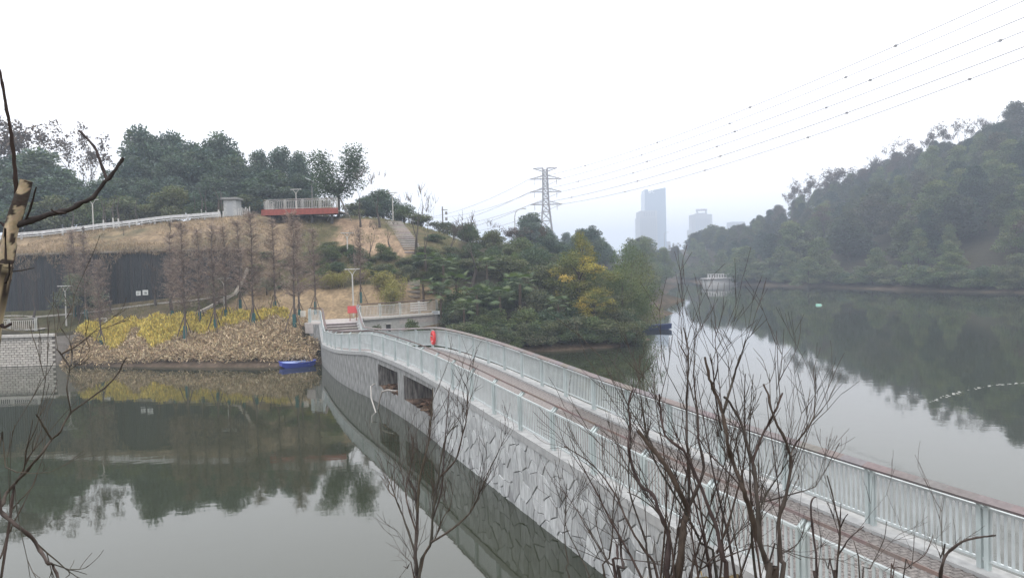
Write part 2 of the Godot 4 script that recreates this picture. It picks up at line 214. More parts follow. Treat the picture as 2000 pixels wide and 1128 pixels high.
func part_mesh(called: String, m: Mesh, parent: Node, t := Transform3D()) -> MeshInstance3D:
	var o := MeshInstance3D.new()
	o.mesh = m
	o.name = called
	parent.add_child(o, true)
	o.transform = t
	return o

func copy(src: Node3D, label := "", group := "") -> Node3D:
	var o: Node3D = src.duplicate()
	o.name = numbered(String(src.name).get_slice("_0", 0))
	add_child(o)
	if label != "":
		o.set_meta("label", label)
	if group != "":
		o.set_meta("group", group)
	return o

func R(a: float, b: float) -> float:
	return rng.randf_range(a, b)

func dir() -> Vector3:
	var z := R(-1, 1)
	var a := R(0, TAU)
	var r := sqrt(1 - z * z)
	return Vector3(r * cos(a), z, r * sin(a))

func tint(col: Color, s := 0.25) -> Color:
	var k := 1.0 + R(-s, s)
	return Color(col.r * k * (1 + R(-0.08, 0.08)), col.g * k, col.b * k * (1 + R(-0.08, 0.08)))

func shade(col: Color, s: float) -> Color:   # stone to stone difference in tone only
	var k := 1.0 + R(-s, s)
	return Color(col.r * k, col.g * k, col.b * k)

# ---------------------------------------------------------------- materials
func noise_tex(freq: float, lo: float, hi: float, octaves := 4, size := 256, sx := 1, type := FastNoiseLite.TYPE_SIMPLEX_SMOOTH, normal := 0.0) -> ImageTexture:
	var f := FastNoiseLite.new()
	f.seed = 7 + taken.size()
	f.noise_type = type
	f.frequency = freq
	f.fractal_octaves = octaves
	var im := f.get_seamless_image(size, size)
	im.convert(Image.FORMAT_RGB8)
	if normal > 0.0:
		im.bump_map_to_normal_map(normal)
		return ImageTexture.create_from_image(im)
	for y in size:
		for x in size:
			var k := lerpf(lo, hi, im.get_pixel(x, y).r)
			im.set_pixel(x, y, Color(k, k, k))
	return ImageTexture.create_from_image(im)

func mat(rough: float, tex: Texture2D = null, scale := Vector3.ONE, world := true, spec := 0.5) -> StandardMaterial3D:
	var m := StandardMaterial3D.new()
	m.vertex_color_use_as_albedo = true
	m.roughness = rough
	m.metallic_specular = spec
	if tex:
		m.albedo_texture = tex
		m.uv1_triplanar = true
		m.uv1_world_triplanar = world
		m.uv1_scale = scale
	return m

func make_materials() -> void:
	var fine := noise_tex(0.03, 0.65, 1.0, 5)
	var mid := noise_tex(0.012, 0.68, 1.0, 5)
	var soft := noise_tex(0.02, 0.82, 1.0, 4)
	var streak := noise_tex(0.02, 0.7, 1.0, 4)
	M.leaf = mat(0.75, null, Vector3.ONE, true, 0.25)
	M.leaf.backlight_enabled = true
	M.leaf.backlight = Color(0.75, 0.8, 0.5)
	M.dry = mat(0.85, null, Vector3.ONE, true, 0.2)
	M.bark = mat(0.9, fine, Vector3(3, 1.2, 3), true, 0.25)
	M.soil = mat(0.95, mid, Vector3(0.21, 0.21, 0.21), true, 0.15)
	M.soil.detail_enabled = true
	M.soil.detail_blend_mode = BaseMaterial3D.BLEND_MODE_MUL
	M.soil.detail_albedo = noise_tex(0.05, 0.66, 1.0, 4)
	M.soil.detail_uv_layer = BaseMaterial3D.DETAIL_UV_1
	M.stone = mat(0.85, streak, Vector3(1.7, 0.35, 1.7), true, 0.3)
	M.concrete = mat(0.88, soft, Vector3(0.6, 0.6, 0.6), true, 0.3)
	M.streaked = mat(0.9, noise_tex(0.03, 0.42, 1.0, 5), Vector3(1.1, 0.16, 1.1), true, 0.25)
	M.paint = mat(0.5, soft, Vector3(0.5, 0.25, 0.5), true, 0.4)
	M.wood = mat(0.7, soft, Vector3(1.5, 1.5, 1.5), true, 0.3)
	M.paver = mat(0.9, fine, Vector3(1.3, 1.3, 1.3), true, 0.25)
	M.plastic = mat(0.35, null, Vector3.ONE, true, 0.5)
	M.plain = mat(0.7, null, Vector3.ONE, true, 0.4)
	M.glass = mat(0.25, null, Vector3.ONE, true, 0.6)
	M.metal = mat(0.55, null, Vector3.ONE, true, 0.5)
	M.water = mat(0.03, null, Vector3.ONE, true, 0.45)
	M.water.normal_enabled = true
	M.water.normal_texture = noise_tex(0.012, 0, 1, 4, 512, 1, FastNoiseLite.TYPE_SIMPLEX_SMOOTH, 5.0)
	M.water.normal_scale = 0.015
	M.water.uv1_triplanar = true
	M.water.uv1_world_triplanar = true
	M.water.uv1_scale = Vector3(0.07, 0.07, 0.16)

# ---------------------------------------------------------------- terrain
var xs := PackedFloat32Array()
var ds := PackedFloat32Array()
var hs := PackedFloat32Array()

func span(a: PackedFloat32Array, from: float, to: float, step: float) -> void:
	var k := from
	while k < to - 0.001:
		a.append(k)
		k += step

func find(a: PackedFloat32Array, k: float) -> int:
	return clampi(a.bsearch(k, false) - 1, 0, a.size() - 2)

func ground(x: float, d: float) -> float:
	var i := find(xs, x)
	var j := find(ds, d)
	var u := clampf((x - xs[i]) / (xs[i + 1] - xs[i]), 0, 1)
	var w := clampf((d - ds[j]) / (ds[j + 1] - ds[j]), 0, 1)
	var nx := xs.size()
	return lerpf(lerpf(hs[j * nx + i], hs[j * nx + i + 1], u), lerpf(hs[(j + 1) * nx + i], hs[(j + 1) * nx + i + 1], u), w)

func inside(x: float, d: float, poly: Array) -> bool:
	var p := PackedVector2Array()
	for q in range(0, poly.size(), 2):
		p.append(Vector2(poly[q], poly[q + 1]))
	return Geometry2D.is_point_in_polygon(Vector2(x, d), p)

func make_terrain() -> void:
	# control points x, D, y
	var P := [-1700, -90, 6, 1700, -90, 6, -1700, 2400, 8, 1700, 2400, 8, 0, 2400, 8, -400, 500, 10, 500, 700, 12, 0, 700, 8, -300, 200, 16, 600, 100, 30, -300, -30, 6]
	for x in [-120.0, -60.0, -30.0, -10.0, 20.0, 60.0, 120.0]:      # the bank the viewer stands on
		P.append_array([x, -25, 6.2, x, -2, 5.5])
		if x < 15:
			P.append_array([x, 3, 4.5, x, 8, 2.2, x, 12.5, 0.35, x, 16, -0.8, x, 22, -2.5])
	P.append_array([-2, 3, 4.4, -2, 8, 2.3, -1, 12.5, 0.4, -1, 15.5, -0.7, 0, 19, -2.2, 3, 3, 4.2, 4.2, 8, 2.3, 3.3, 12.6, 1.75, 2.7, 14.4, 1.2, 1.4, 14, 0.6, 1.6, 16.2, -0.4, 2.0, 17.2, -0.6, 4.0, 17, -1.5, 8, 6, 1.75, 9, 3, 3.5, 7, 10.5, 1.6, 9, 9, 1.4, 7.5, 13.5, -0.5, 12, 10, 0.3, 12, 13, -1, 20, 8, 1, 20, 12, -1])
	P.append_array([30, 8, 0.6, 60, 8, 0.6, 60, 16, -1.5, 110, 8, 1, 110, 20, -1, 150, 60, 1])
	for q in [[-110, 40], [-60, 30], [-60, 50], [-30, 30], [-30, 48], [-16, 40], [-18, 52], [-5, 30], [5, 30], [5, 45], [10, 55], [25, 25], [60, 40], [100, 60], [25, 70], [50, 90], [80, 100], [30, 110], [40, 150], [60, 140], [45, 190], [54, 220], [52, 250], [56, 270], [-4, 52], [0, 56]]:
		P.append_array([q[0], q[1], -2.5])
	# shore below the hill park
	P.append_array([-60, 61.3, -1.2, -42, 61.9, -1.2, -37.2, 62.1, -1.2, -36.6, 61.8, -0.8, -110, 58, -1, -110, 66, 3, -60, 62.6, 2.5, -42, 62.9, 2.5, -37.8, 63.6, 2.4, -35.4, 61.6, 0.1, -32, 60, -0.15, -27, 58.6, -0.15, -23, 57.5, -0.15, -19, 56.8, -0.15, -16.6, 56.9, -0.15, -15.4, 57.6, -0.1])
	P.append_array([-32, 55, -2, -23, 53, -2, -36, 57, -2])
	P.append_array([-34, 63.5, 1.6, -32, 62.5, 1.15, -27, 61, 1.05, -23, 60, 1.05, -19, 59.3, 1.1, -16.4, 59, 1.2, -16.4, 60.2, 2.2])
	P.append_array([-42, 68, 2.6, -36, 66, 2.6, -32, 65.5, 2.5, -27, 64.5, 2.5, -23, 64, 2.5, -19, 62.5, 2.6, -16.6, 61.2, 2.85])
	P.append_array([-60, 71.4, 3.7, -45, 71.4, 3.8, -38, 71.4, 4.2, -30, 71.4, 4.9, -26, 71.4, 5.4, -60, 72.7, 9.3, -45, 72.7, 9.3, -38, 72.7, 9.35, -30, 72.7, 9.4, -26, 72.9, 9.2])
	P.append_array([-22.5, 66, 3.3, -22.5, 70, 5.0, -22, 74, 6.6, -22, 79, 9.0, -26, 79, 11.2, -26, 84, 12.1, -21, 83, 11.3, -21, 87.5, 13.2])
	P.append_array([-54, 82, 11.1, -44, 82, 11.9, -38, 83, 12.6, -31.5, 84, 13.2, -54, 86, 11.6, -44, 86, 12.3, -38, 87, 13, -60, 110, 14.5, -45, 110, 14.5, -30, 110, 14.5, -20, 105, 14, -27, 92, 13.8])
	# landing, platform and earth slope behind
	P.append_array([-16.5, 60.6, 2.8, -12.6, 61.6, 2.8, -13.4, 65.3, 2.85, -16.6, 65, 3.0, -19, 66, 3.4, -9.9, 69.2, 2.9, -7, 71.6, 3.0, -5.6, 72.4, 3.2, -13.5, 67, 3.2, -10, 71, 3.5, -7.5, 73, 4.2, -18, 70.5, 4.9, -13, 70.5, 4.8, -9, 74, 5.4])
	P.append_array([-11.6, 60.6, 0.6, -11.9, 64.6, 0.9, -9.2, 67.6, 1.1, -6, 70.3, 1.4, -4.2, 71.2, 1.8, -9, 59.5, -0.2, -5, 61, 0.1, -1, 62, 0, 4, 62.6, 0, 8.3, 63.6, -0.1, 11.2, 66.5, -0.1, -8, 64, 0.7, -4, 66.5, 1.2])
	P.append_array([-17, 78, 7.9, -13, 78, 7.6, -9, 78, 6.8, -20.3, 87, 13.1, -16.2, 88, 12.8, -10.7, 81, 9.1, -13.7, 80, 8.8, -19.1, 84, 11.4, -9.4, 81.5, 9.1, -15, 92, 13.1, -14, 100, 13.2, -9, 90, 11.4, -9, 105, 11, -14, 125, 11, 0, 125, 10.5])
	# wooded headland
	P.append_array([-4, 78, 6.4, -4, 88, 9.0, 2, 70, 2.2, 8, 70, 2, 2, 80, 5, 9, 80, 3.6, 2, 95, 7.5, 10, 95, 4.5, 11.6, 70, 0.2, 11.4, 80, 0, 13.8, 92, 0, 19.5, 117, 0, 15.5, 120, 5, 6, 120, 8.5, 29, 158, 0, 20, 160, 6, 5, 180, 9, 39, 205, 0, 30, 215, 7, 48, 260, 0, 40, 270, 6, 57, 295, 0.2, 58, 330, 5, 20, 330, 9, -60, 200, 15])
	# far shore and ridge
	P.append_array([110, 100, 0, 98, 122, 0, 90, 133, 0, 83, 146, 0, 80, 159, 0, 75.5, 187, 0, 66, 219, 0, 64, 240, 0, 63, 270, 0, 62, 288, 0, 150, 100, 14, 118, 140, 10, 105, 165, 10, 98, 195, 11, 84, 225, 8, 78, 250, 6, 74, 290, 6])
	P.append_array([120, 185, 19, 159, 239, 42, 148, 300, 38, 112, 225, 20, 100, 300, 17.5, 90, 260, 11, 84, 300, 11, 230, 200, 46, 240, 320, 48, 110, 400, 15, 60, 420, 8, 190, 140, 30])
	var pts := PackedVector2Array()
	for q in range(0, P.size(), 3):
		pts.append(Vector2(P[q], P[q + 1]))
	span(xs, -1700, -300, 200); span(xs, -300, -64, 20); span(xs, -64, -48, 2); span(xs, -48, 16, 0.8); span(xs, 16, 190, 4); span(xs, 190, 600, 30); span(xs, 600, 1701, 200)
	span(ds, -90, -10, 10); span(ds, -10, 18, 1); span(ds, 18, 54, 4); span(ds, 54, 93, 0.65); span(ds, 93, 340, 4); span(ds, 340, 700, 30); span(ds, 700, 2401, 200)
	var nx := xs.size()
	hs.resize(nx * ds.size())
	hs.fill(6.0)
	var t := Geometry2D.triangulate_delaunay(pts)
	for q in range(0, t.size(), 3):
		var a := pts[t[q]]; var b := pts[t[q + 1]]; var e := pts[t[q + 2]]
		var den := (b.y - e.y) * (a.x - e.x) + (e.x - b.x) * (a.y - e.y)
		if absf(den) < 1e-6:
			continue
		var j0 := maxi(find(ds, minf(a.y, minf(b.y, e.y))), 0); var j1 := mini(find(ds, maxf(a.y, maxf(b.y, e.y))) + 2, ds.size())
		var i0 := maxi(find(xs, minf(a.x, minf(b.x, e.x))), 0); var i1 := mini(find(xs, maxf(a.x, maxf(b.x, e.x))) + 2, nx)
		for j in range(j0, j1):
			for i in range(i0, i1):
				var u := ((b.y - e.y) * (xs[i] - e.x) + (e.x - b.x) * (ds[j] - e.y)) / den
				var w := ((e.y - a.y) * (xs[i] - e.x) + (a.x - e.x) * (ds[j] - e.y)) / den
				if u > -1e-4 and w > -1e-4 and u + w < 1.0001:
					hs[j * nx + i] = u * P[t[q] * 3 + 2] + w * P[t[q + 1] * 3 + 2] + (1 - u - w) * P[t[q + 2] * 3 + 2]
	var mb := MB.new()
	var tan_slope := [-20.3, 87, -16.2, 88.5, -10.4, 81.3, -9.6, 80.2, -13.7, 79.4, -17.5, 80.5, -19.4, 84]
	var earth := [-28, 66.5, -24.5, 70.5, -18, 72, -13, 72, -8, 75, -4.5, 75, -5, 71, -9.5, 69, -12.8, 65.3, -12.3, 61.4, -17, 60.6, -18.5, 62.8, -23, 65]
	for j in ds.size():
		for i in nx:
			var x := xs[i]; var d := ds[j]; var h := hs[j * nx + i]
			var r := noise.get_noise_2d(x * 9, d * 9)
			var r2 := noise.get_noise_2d(x * 40 + 500, d * 40)
			if h > 0.15 and d > 20:
				var k := clampf((h - 0.15) * 0.5, 0, 1) * (0.14 if d < 72 else 0.22)
				if d > 70.6 and d < 73.4 and x < -24:
					k = 0.0
				hs[j * nx + i] = h + k * r + 0.06 * r2 * minf(k * 8, 1)
			var col := Color(0.075, 0.07, 0.045)
			var jx := x + r * 1.2; var jd := d + r2 * 0.9
			if h < 0.45 and d > 40:
				col = Color(0.2, 0.15, 0.11)
			elif inside(jx, jd, tan_slope):
				col = Color(0.54, 0.39, 0.27)
			elif inside(jx, jd, earth):
				col = Color(0.50, 0.37, 0.235)
			elif d > 72 and x < -23 and d < 88:
				col = Color(0.38, 0.285, 0.19).lerp(Color(0.21, 0.185, 0.115), clampf(0.35 + r * 1.6, 0, 1))
				if d > 76 and r2 > -0.1:
					col = col.lerp(Color(0.46, 0.34, 0.215), 0.6)
			elif d > 65 and d < 72 and x < -25:
				col = Color(0.14, 0.13, 0.07).lerp(Color(0.20, 0.165, 0.105), clampf(0.4 + r * 2, 0, 1))
			elif d > 72 and d < 95 and x < -6:
				col = Color(0.16, 0.155, 0.08).lerp(Color(0.25, 0.2, 0.12), clampf(0.4 + r2, 0, 1))
			elif d < 20:
				col = Color(0.30, 0.235, 0.13).lerp(Color(0.14, 0.11, 0.06), clampf(0.5 + r2 * 1.5, 0, 1))
			mb.c.append(col)
			mb.v.append(Vector3(x, hs[j * nx + i], -d))
	for j in ds.size():
		for i in nx:
			var i0 := maxi(i - 1, 0); var i1 := mini(i + 1, nx - 1); var j0 := maxi(j - 1, 0); var j1 := mini(j + 1, ds.size() - 1)
			mb.n.append(Vector3(-(hs[j * nx + i1] - hs[j * nx + i0]) / (xs[i1] - xs[i0]), 1, (hs[j1 * nx + i] - hs[j0 * nx + i]) / (ds[j1] - ds[j0])).normalized())
			if i + 1 < nx and j + 1 < ds.size():
				var a := j * nx + i
				mb.i.append_array(PackedInt32Array([a, a + nx, a + nx + 1, a, a + nx + 1, a + 1]))
	var g := part("ground", mb, M.soil, self)
	g.set_meta("kind", "structure")

func make_water() -> void:
	var mb := MB.new()
	mb.quad(Vector3(-160, 0, 10), Vector3(190, 0, 10), Vector3(190, 0, -300), Vector3(-160, 0, -300), Color(0.026, 0.03, 0.018))
	part("water", mb, M.water, self).set_meta("kind", "structure")

# ---------------------------------------------------------------- bridge
# stations: left edge x, D, right edge x, D, deck y
const ST := [[6.35, 4.5, 9.8, 5.6, 2.0], [2.83, 14.6, 6.2, 15.4, 2.0], [0.0, 22.2, 3.3, 23.1, 2.2], [-1.94, 27.4, 1.45, 28.3, 2.36], [-4.73, 34.6, -1.0, 35.4, 2.49], [-7.7, 41.4, -3.75, 42.4, 2.5], [-9.3, 44.5, -5.5, 45.6, 2.28], [-11.5, 49.4, -8.2, 50.2, 1.92], [-14.0, 56.3, -10.9, 57.2, 1.6], [-14.95, 59.3, -12.0, 60.4, 1.6]]
var LP: Array[Vector3] = []
var RP: Array[Vector3] = []
var LS := PackedFloat32Array()

func sample_bridge() -> void:
	var n := ST.size()
	for k in n - 1:
		var steps := int(Vector2(ST[k][0] - ST[k + 1][0], ST[k][1] - ST[k + 1][1]).length() / 0.5)
		for q in steps + (1 if k == n - 2 else 0):
			var t := float(q) / steps
			var o := []
			for m in 5:
				o.append(cubic_interpolate(ST[k][m], ST[k + 1][m], ST[maxi(k - 1, 0)][m] if k > 0 else 2 * ST[0][m] - ST[1][m], ST[mini(k + 2, n - 1)][m] if k + 2 < n else 2 * ST[n - 1][m] - ST[n - 2][m], t))
			LP.append(Vector3(o[0], o[4], -o[1])); RP.append(Vector3(o[2], o[4], -o[3]))
	var s := 0.0
	for k in LP.size():
		if k > 0:
			s += Vector2(LP[k].x - LP[k - 1].x, LP[k].z - LP[k - 1].z).length()
		LS.append(s)

func stair_y(d: float, right: bool) -> float:   # extra height of the flight at distance d
	var a := 57.2 if right else 56.3
	return clampf((d - a) / 3.1, 0, 1) * 1.36

func at_left(s: float) -> Array:   # point and outward normal of the upstream face
	var k := clampi(LS.bsearch(s, false) - 1, 0, LS.size() - 2)
	var t := (s - LS[k]) / (LS[k + 1] - LS[k])
	var d := (LP[k + 1] - LP[k])
	d.y = 0
	d = d.normalized()
	return [LP[k].lerp(LP[k + 1], t), Vector3(d.z, 0, -d.x)]

const HOLES := [[31.2, 35.8], [36.5, 40.3]]   # the two openings, as distances D along the upstream face
const SILL := 0.95
const HEAD := 2.08

func make_bridge() -> void:
	sample_bridge()
	var b := thing("footbridge", "grey stone footbridge over the lake with brick deck and two square openings", "bridge")
	var grey := Color(0.5, 0.5, 0.49)
	var n := LP.size()
	var core := MB.new()
	var cop_l := MB.new()
	var cop_r := MB.new()
	var deck := MB.new()
	for k in n - 1:
		var a := LP[k]; var c := LP[k + 1]; var a2 := RP[k]; var c2 := RP[k + 1]
		var cross := (a2 - a); cross.y = 0; cross = cross.normalized()
		var cross2 := (c2 - c); cross2.y = 0; cross2 = cross2.normalized()
		var lo := Vector3(0, -1, 0)
		var dy := Vector3(0, -0.16, 0)
		var d := -(a.z + c.z) * 0.5
		var hole := false
		for h in HOLES:
			if d > h[0] and d < h[1]:
				hole = true
		var ya := Vector3(a.x, -1.6, a.z); var yc := Vector3(c.x, -1.6, c.z)
		var top_a := a + dy; var top_c := c + dy
		if d > 56.3:
			top_a.y += stair_y(-a.z, false); top_c.y += stair_y(-c.z, false)
		if hole:
			core.quad(top_a, top_c, Vector3(c.x, HEAD, c.z), Vector3(a.x, HEAD, a.z), grey)
			core.quad(Vector3(a.x, SILL, a.z), Vector3(c.x, SILL, c.z), yc, ya, grey)
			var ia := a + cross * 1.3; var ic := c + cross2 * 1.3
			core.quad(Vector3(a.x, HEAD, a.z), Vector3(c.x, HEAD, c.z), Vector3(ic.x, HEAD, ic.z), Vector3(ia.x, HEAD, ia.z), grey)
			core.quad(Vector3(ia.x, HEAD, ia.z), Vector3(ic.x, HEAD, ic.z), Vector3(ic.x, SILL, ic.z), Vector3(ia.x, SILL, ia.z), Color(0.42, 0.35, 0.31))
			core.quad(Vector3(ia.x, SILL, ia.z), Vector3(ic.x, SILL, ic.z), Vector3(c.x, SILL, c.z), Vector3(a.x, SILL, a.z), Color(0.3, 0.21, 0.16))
		else:
			core.quad(top_a, top_c, yc, ya, grey if d > 30.4 else Color(0.3, 0.3, 0.29))
		core.quad(a + dy, c + dy, c2 + dy, a2 + dy, grey)
		var r_a := a2 + dy; var r_c := c2 + dy
		if d > 56.3:
			r_a.y += stair_y(-a2.z, true); r_c.y += stair_y(-c2.z, true)
		core.quad(Vector3(a2.x, -1.6, a2.z), Vector3(c2.x, -1.6, c2.z), r_c, r_a, grey)
		if d < 56.0:
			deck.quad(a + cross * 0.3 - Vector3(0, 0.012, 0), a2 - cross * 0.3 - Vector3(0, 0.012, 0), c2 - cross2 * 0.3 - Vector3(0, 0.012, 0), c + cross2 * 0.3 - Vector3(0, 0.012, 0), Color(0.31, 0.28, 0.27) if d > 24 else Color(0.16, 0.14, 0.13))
		# coping slabs
		for side in 2:
			var m := cop_l if side == 0 else cop_r
			var p := a if side == 0 else a2; var q := c if side == 0 else c2
			var o := cross * (1.0 if side == 0 else -1.0); var o2 := cross2 * (1.0 if side == 0 else -1.0)
			var up := Vector3(0, stair_y(-p.z, side == 1), 0); var up2 := Vector3(0, stair_y(-q.z, side == 1), 0)
			var white := Color(0.41, 0.41, 0.405)
			var e := [p - o * 0.07 + up, q - o2 * 0.07 + up2, q + o2 * 0.36 + up2, p + o * 0.36 + up]
			var rise := Vector3(0, 0.055, 0); var drop := Vector3(0, -0.15, 0)
			if side == 0:
				m.quad(e[0] + rise, e[3] + rise, e[2] + rise, e[1] + rise, white)
				m.quad(e[0] + drop, e[0] + rise, e[1] + rise, e[1] + drop, white)
				m.quad(e[3] + rise, e[3] + drop, e[2] + drop, e[2] + rise, white)
				m.quad(e[0] + drop, e[1] + drop, e[2] + drop, e[3] + drop, white)
			else:
				m.quad(e[0] + rise, e[1] + rise, e[2] + rise, e[3] + rise, white)
				m.quad(e[0] + rise, e[0] + drop, e[1] + drop, e[1] + rise, white)
				m.quad(e[3] + drop, e[3] + rise, e[2] + rise, e[2] + drop, white)
				m.quad(e[3] + drop, e[2] + drop, e[1] + drop, e[0] + drop, white)
	for h in HOLES:   # jambs of the openings
		for side in 2:
			var d: float = h[side]
			var k := 0
			while -LP[k].z < d:
				k += 1
			if side == 1:
				k -= 1
			for kk in LP.size() - 1:
				var m := -(LP[kk].z + LP[kk + 1].z) * 0.5
				var m0 := -(LP[maxi(kk - 1, 0)].z + LP[kk].z) * 0.5
				if side == 0 and m > h[0] and m0 <= h[0]:
					k = kk
				if side == 1 and m >= h[1] and m0 < h[1]:
					k = kk
			var p := LP[k]
			var cr := (RP[k] - p); cr.y = 0
			var q := p + cr.normalized() * 1.3
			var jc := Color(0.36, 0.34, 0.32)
			if side == 0:
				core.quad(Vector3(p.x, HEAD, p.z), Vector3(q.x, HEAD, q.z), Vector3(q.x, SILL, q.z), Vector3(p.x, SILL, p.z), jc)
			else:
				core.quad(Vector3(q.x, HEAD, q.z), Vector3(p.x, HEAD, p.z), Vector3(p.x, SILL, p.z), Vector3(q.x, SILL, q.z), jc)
	var e0 := Vector3(-14.9, 0, -59.2); var e1 := Vector3(-16.25, 0, -60.3)
	var endw := MB.new()
	endw.quad(e1 + Vector3(0, -0.8, 0), e0 + Vector3(0, -0.8, 0), e0 + Vector3(0, 2.9, 0), e1 + Vector3(0, 2.9, 0), grey)
	endw.quad(e1 + Vector3(-0.2, -0.8, -2), e1 + Vector3(0, -0.8, 0), e1 + Vector3(0, 2.9, 0), e1 + Vector3(-0.2, 2.9, -2), grey)
	part("end_wall", endw, M.streaked, b)
	var body := part("wall", core, M.streaked, b)
	part("coping", cop_l, M.concrete, b)
	part("coping", cop_r, M.concrete, b)
	var dk := part("deck", deck, M.paver, b)
	# end block, steps and landing
	var steps := 8
	for k in steps:
		var m := MB.new()
		var t0 := k * 0.39
		var y := 1.6 + 0.17 * (k + 1)
		var l := Vector3(-14.0, 0, -56.3).lerp(Vector3(-14.95, 0, -59.4), t0 / 3.1) + Vector3(0.3, 0, -0.1)
		var r := Vector3(-10.9, 0, -57.2).lerp(Vector3(-11.95, 0, -60.3), t0 / 3.1) - Vector3(0.3, 0, 0.1)
		var back := Vector3(-0.31, 0, -0.95) * (0.44 if k < steps - 1 else 1.6)
		var col := tint(Color(0.42, 0.385, 0.36), 0.06)
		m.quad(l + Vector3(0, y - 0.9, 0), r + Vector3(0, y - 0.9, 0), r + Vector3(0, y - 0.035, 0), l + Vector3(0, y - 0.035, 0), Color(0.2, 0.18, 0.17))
		var f := -back.normalized() * 0.04
		m.quad(l + f + Vector3(0, y - 0.045, 0), r + f + Vector3(0, y - 0.045, 0), r + f + Vector3(0, y, 0), l + f + Vector3(0, y, 0), col)
		m.quad(l + f + Vector3(0, y, 0), r + f + Vector3(0, y, 0), r + back + Vector3(0, y, 0), l + back + Vector3(0, y, 0), col)
		part("step", m, M.concrete, b)
	# irregular facing stones on the upstream wall (near part, where they can be told apart)
	var cw := 0.43; var ch := 0.47
	var cols := int(33.0 / cw)
	var seeds := {}
	for i in range(-2, cols + 3):
		for j in range(-3, 9):
			seeds[Vector2i(i, j)] = Vector2((i + 0.5 + R(-0.5, 0.5)) * cw, (j - 1 + 0.5 * (i & 1) + R(-0.48, 0.48)) * ch)
	var count := 0
	for i in cols:
		for j in range(-1, 7):
			var p: Vector2 = seeds[Vector2i(i, j)]
			var poly: Array[Vector2] = [p + Vector2(-1, -1), p + Vector2(1, -1), p + Vector2(1, 1), p + Vector2(-1, 1)]
			for u in range(-2, 3):
				for w in range(-2, 3):
					if (u or w) and seeds.has(Vector2i(i + u, j + w)):
						var o: Vector2 = seeds[Vector2i(i + u, j + w)]
						poly = clip(poly, (p + o) * 0.5, (o - p).normalized(), 0.008)
			var pt := at_left(p.x)
			var top: float = pt[0].y - 0.17
			poly = clip(poly, Vector2(0, top), Vector2(0, 1), 0.0)
			poly = clip(poly, Vector2(0, -0.35), Vector2(0, -1), 0.0)
			if poly.size() < 3 or -pt[0].z < 10.5 or -pt[0].z > 30.6 or count >= 300:
				continue
			var m := MB.new()
			var col := shade(Color(0.585, 0.595, 0.595), 0.17)
			if rng.randf() < 0.12:
				col = Color(col.r * 0.7, col.g * 0.7, col.b * 0.7)
			var proud := R(0.02, 0.048)
			var tilt := Vector2(R(-0.03, 0.03), R(-0.03, 0.03))
			var cen := Vector2.ZERO
			for q in poly:
				cen += q / poly.size()
			var ring: Array[Vector3] = []; var front: Array[Vector3] = []; var mid := Vector3.ZERO
			for q in poly:
				var w0 := at_left(q.x)
				ring.append(Vector3(w0[0].x, q.y, w0[0].z) + w0[1] * 0.002)
				var q2 := q + (cen - q).normalized() * 0.018
				w0 = at_left(q2.x)
				front.append(Vector3(w0[0].x, q2.y, w0[0].z) + w0[1] * (proud + tilt.dot(q - cen)))
				mid += front[-1] / poly.size()
			for q in poly.size():
				var q2 := (q + 1) % poly.size()
				m.quad(ring[q2], ring[q], front[q], front[q2], col)
				m.tri(front[q2], front[q], mid, col)
			part("stone", m, M.stone, body)
			count += 1
	make_pavers(dk)
	make_railings()

func clip(poly: Array[Vector2], p: Vector2, nrm: Vector2, gap: float) -> Array[Vector2]:
	var o: Array[Vector2] = []
	var lim := p.dot(nrm) - gap
	for k in poly.size():
		var a := poly[k]; var b := poly[(k + 1) % poly.size()]
		var da := a.dot(nrm) - lim; var db := b.dot(nrm) - lim
		if da <= 0:
			o.append(a)
		if (da < 0 and db > 0) or (da > 0 and db < 0):
			o.append(a.lerp(b, da / (da - db)))
	return o

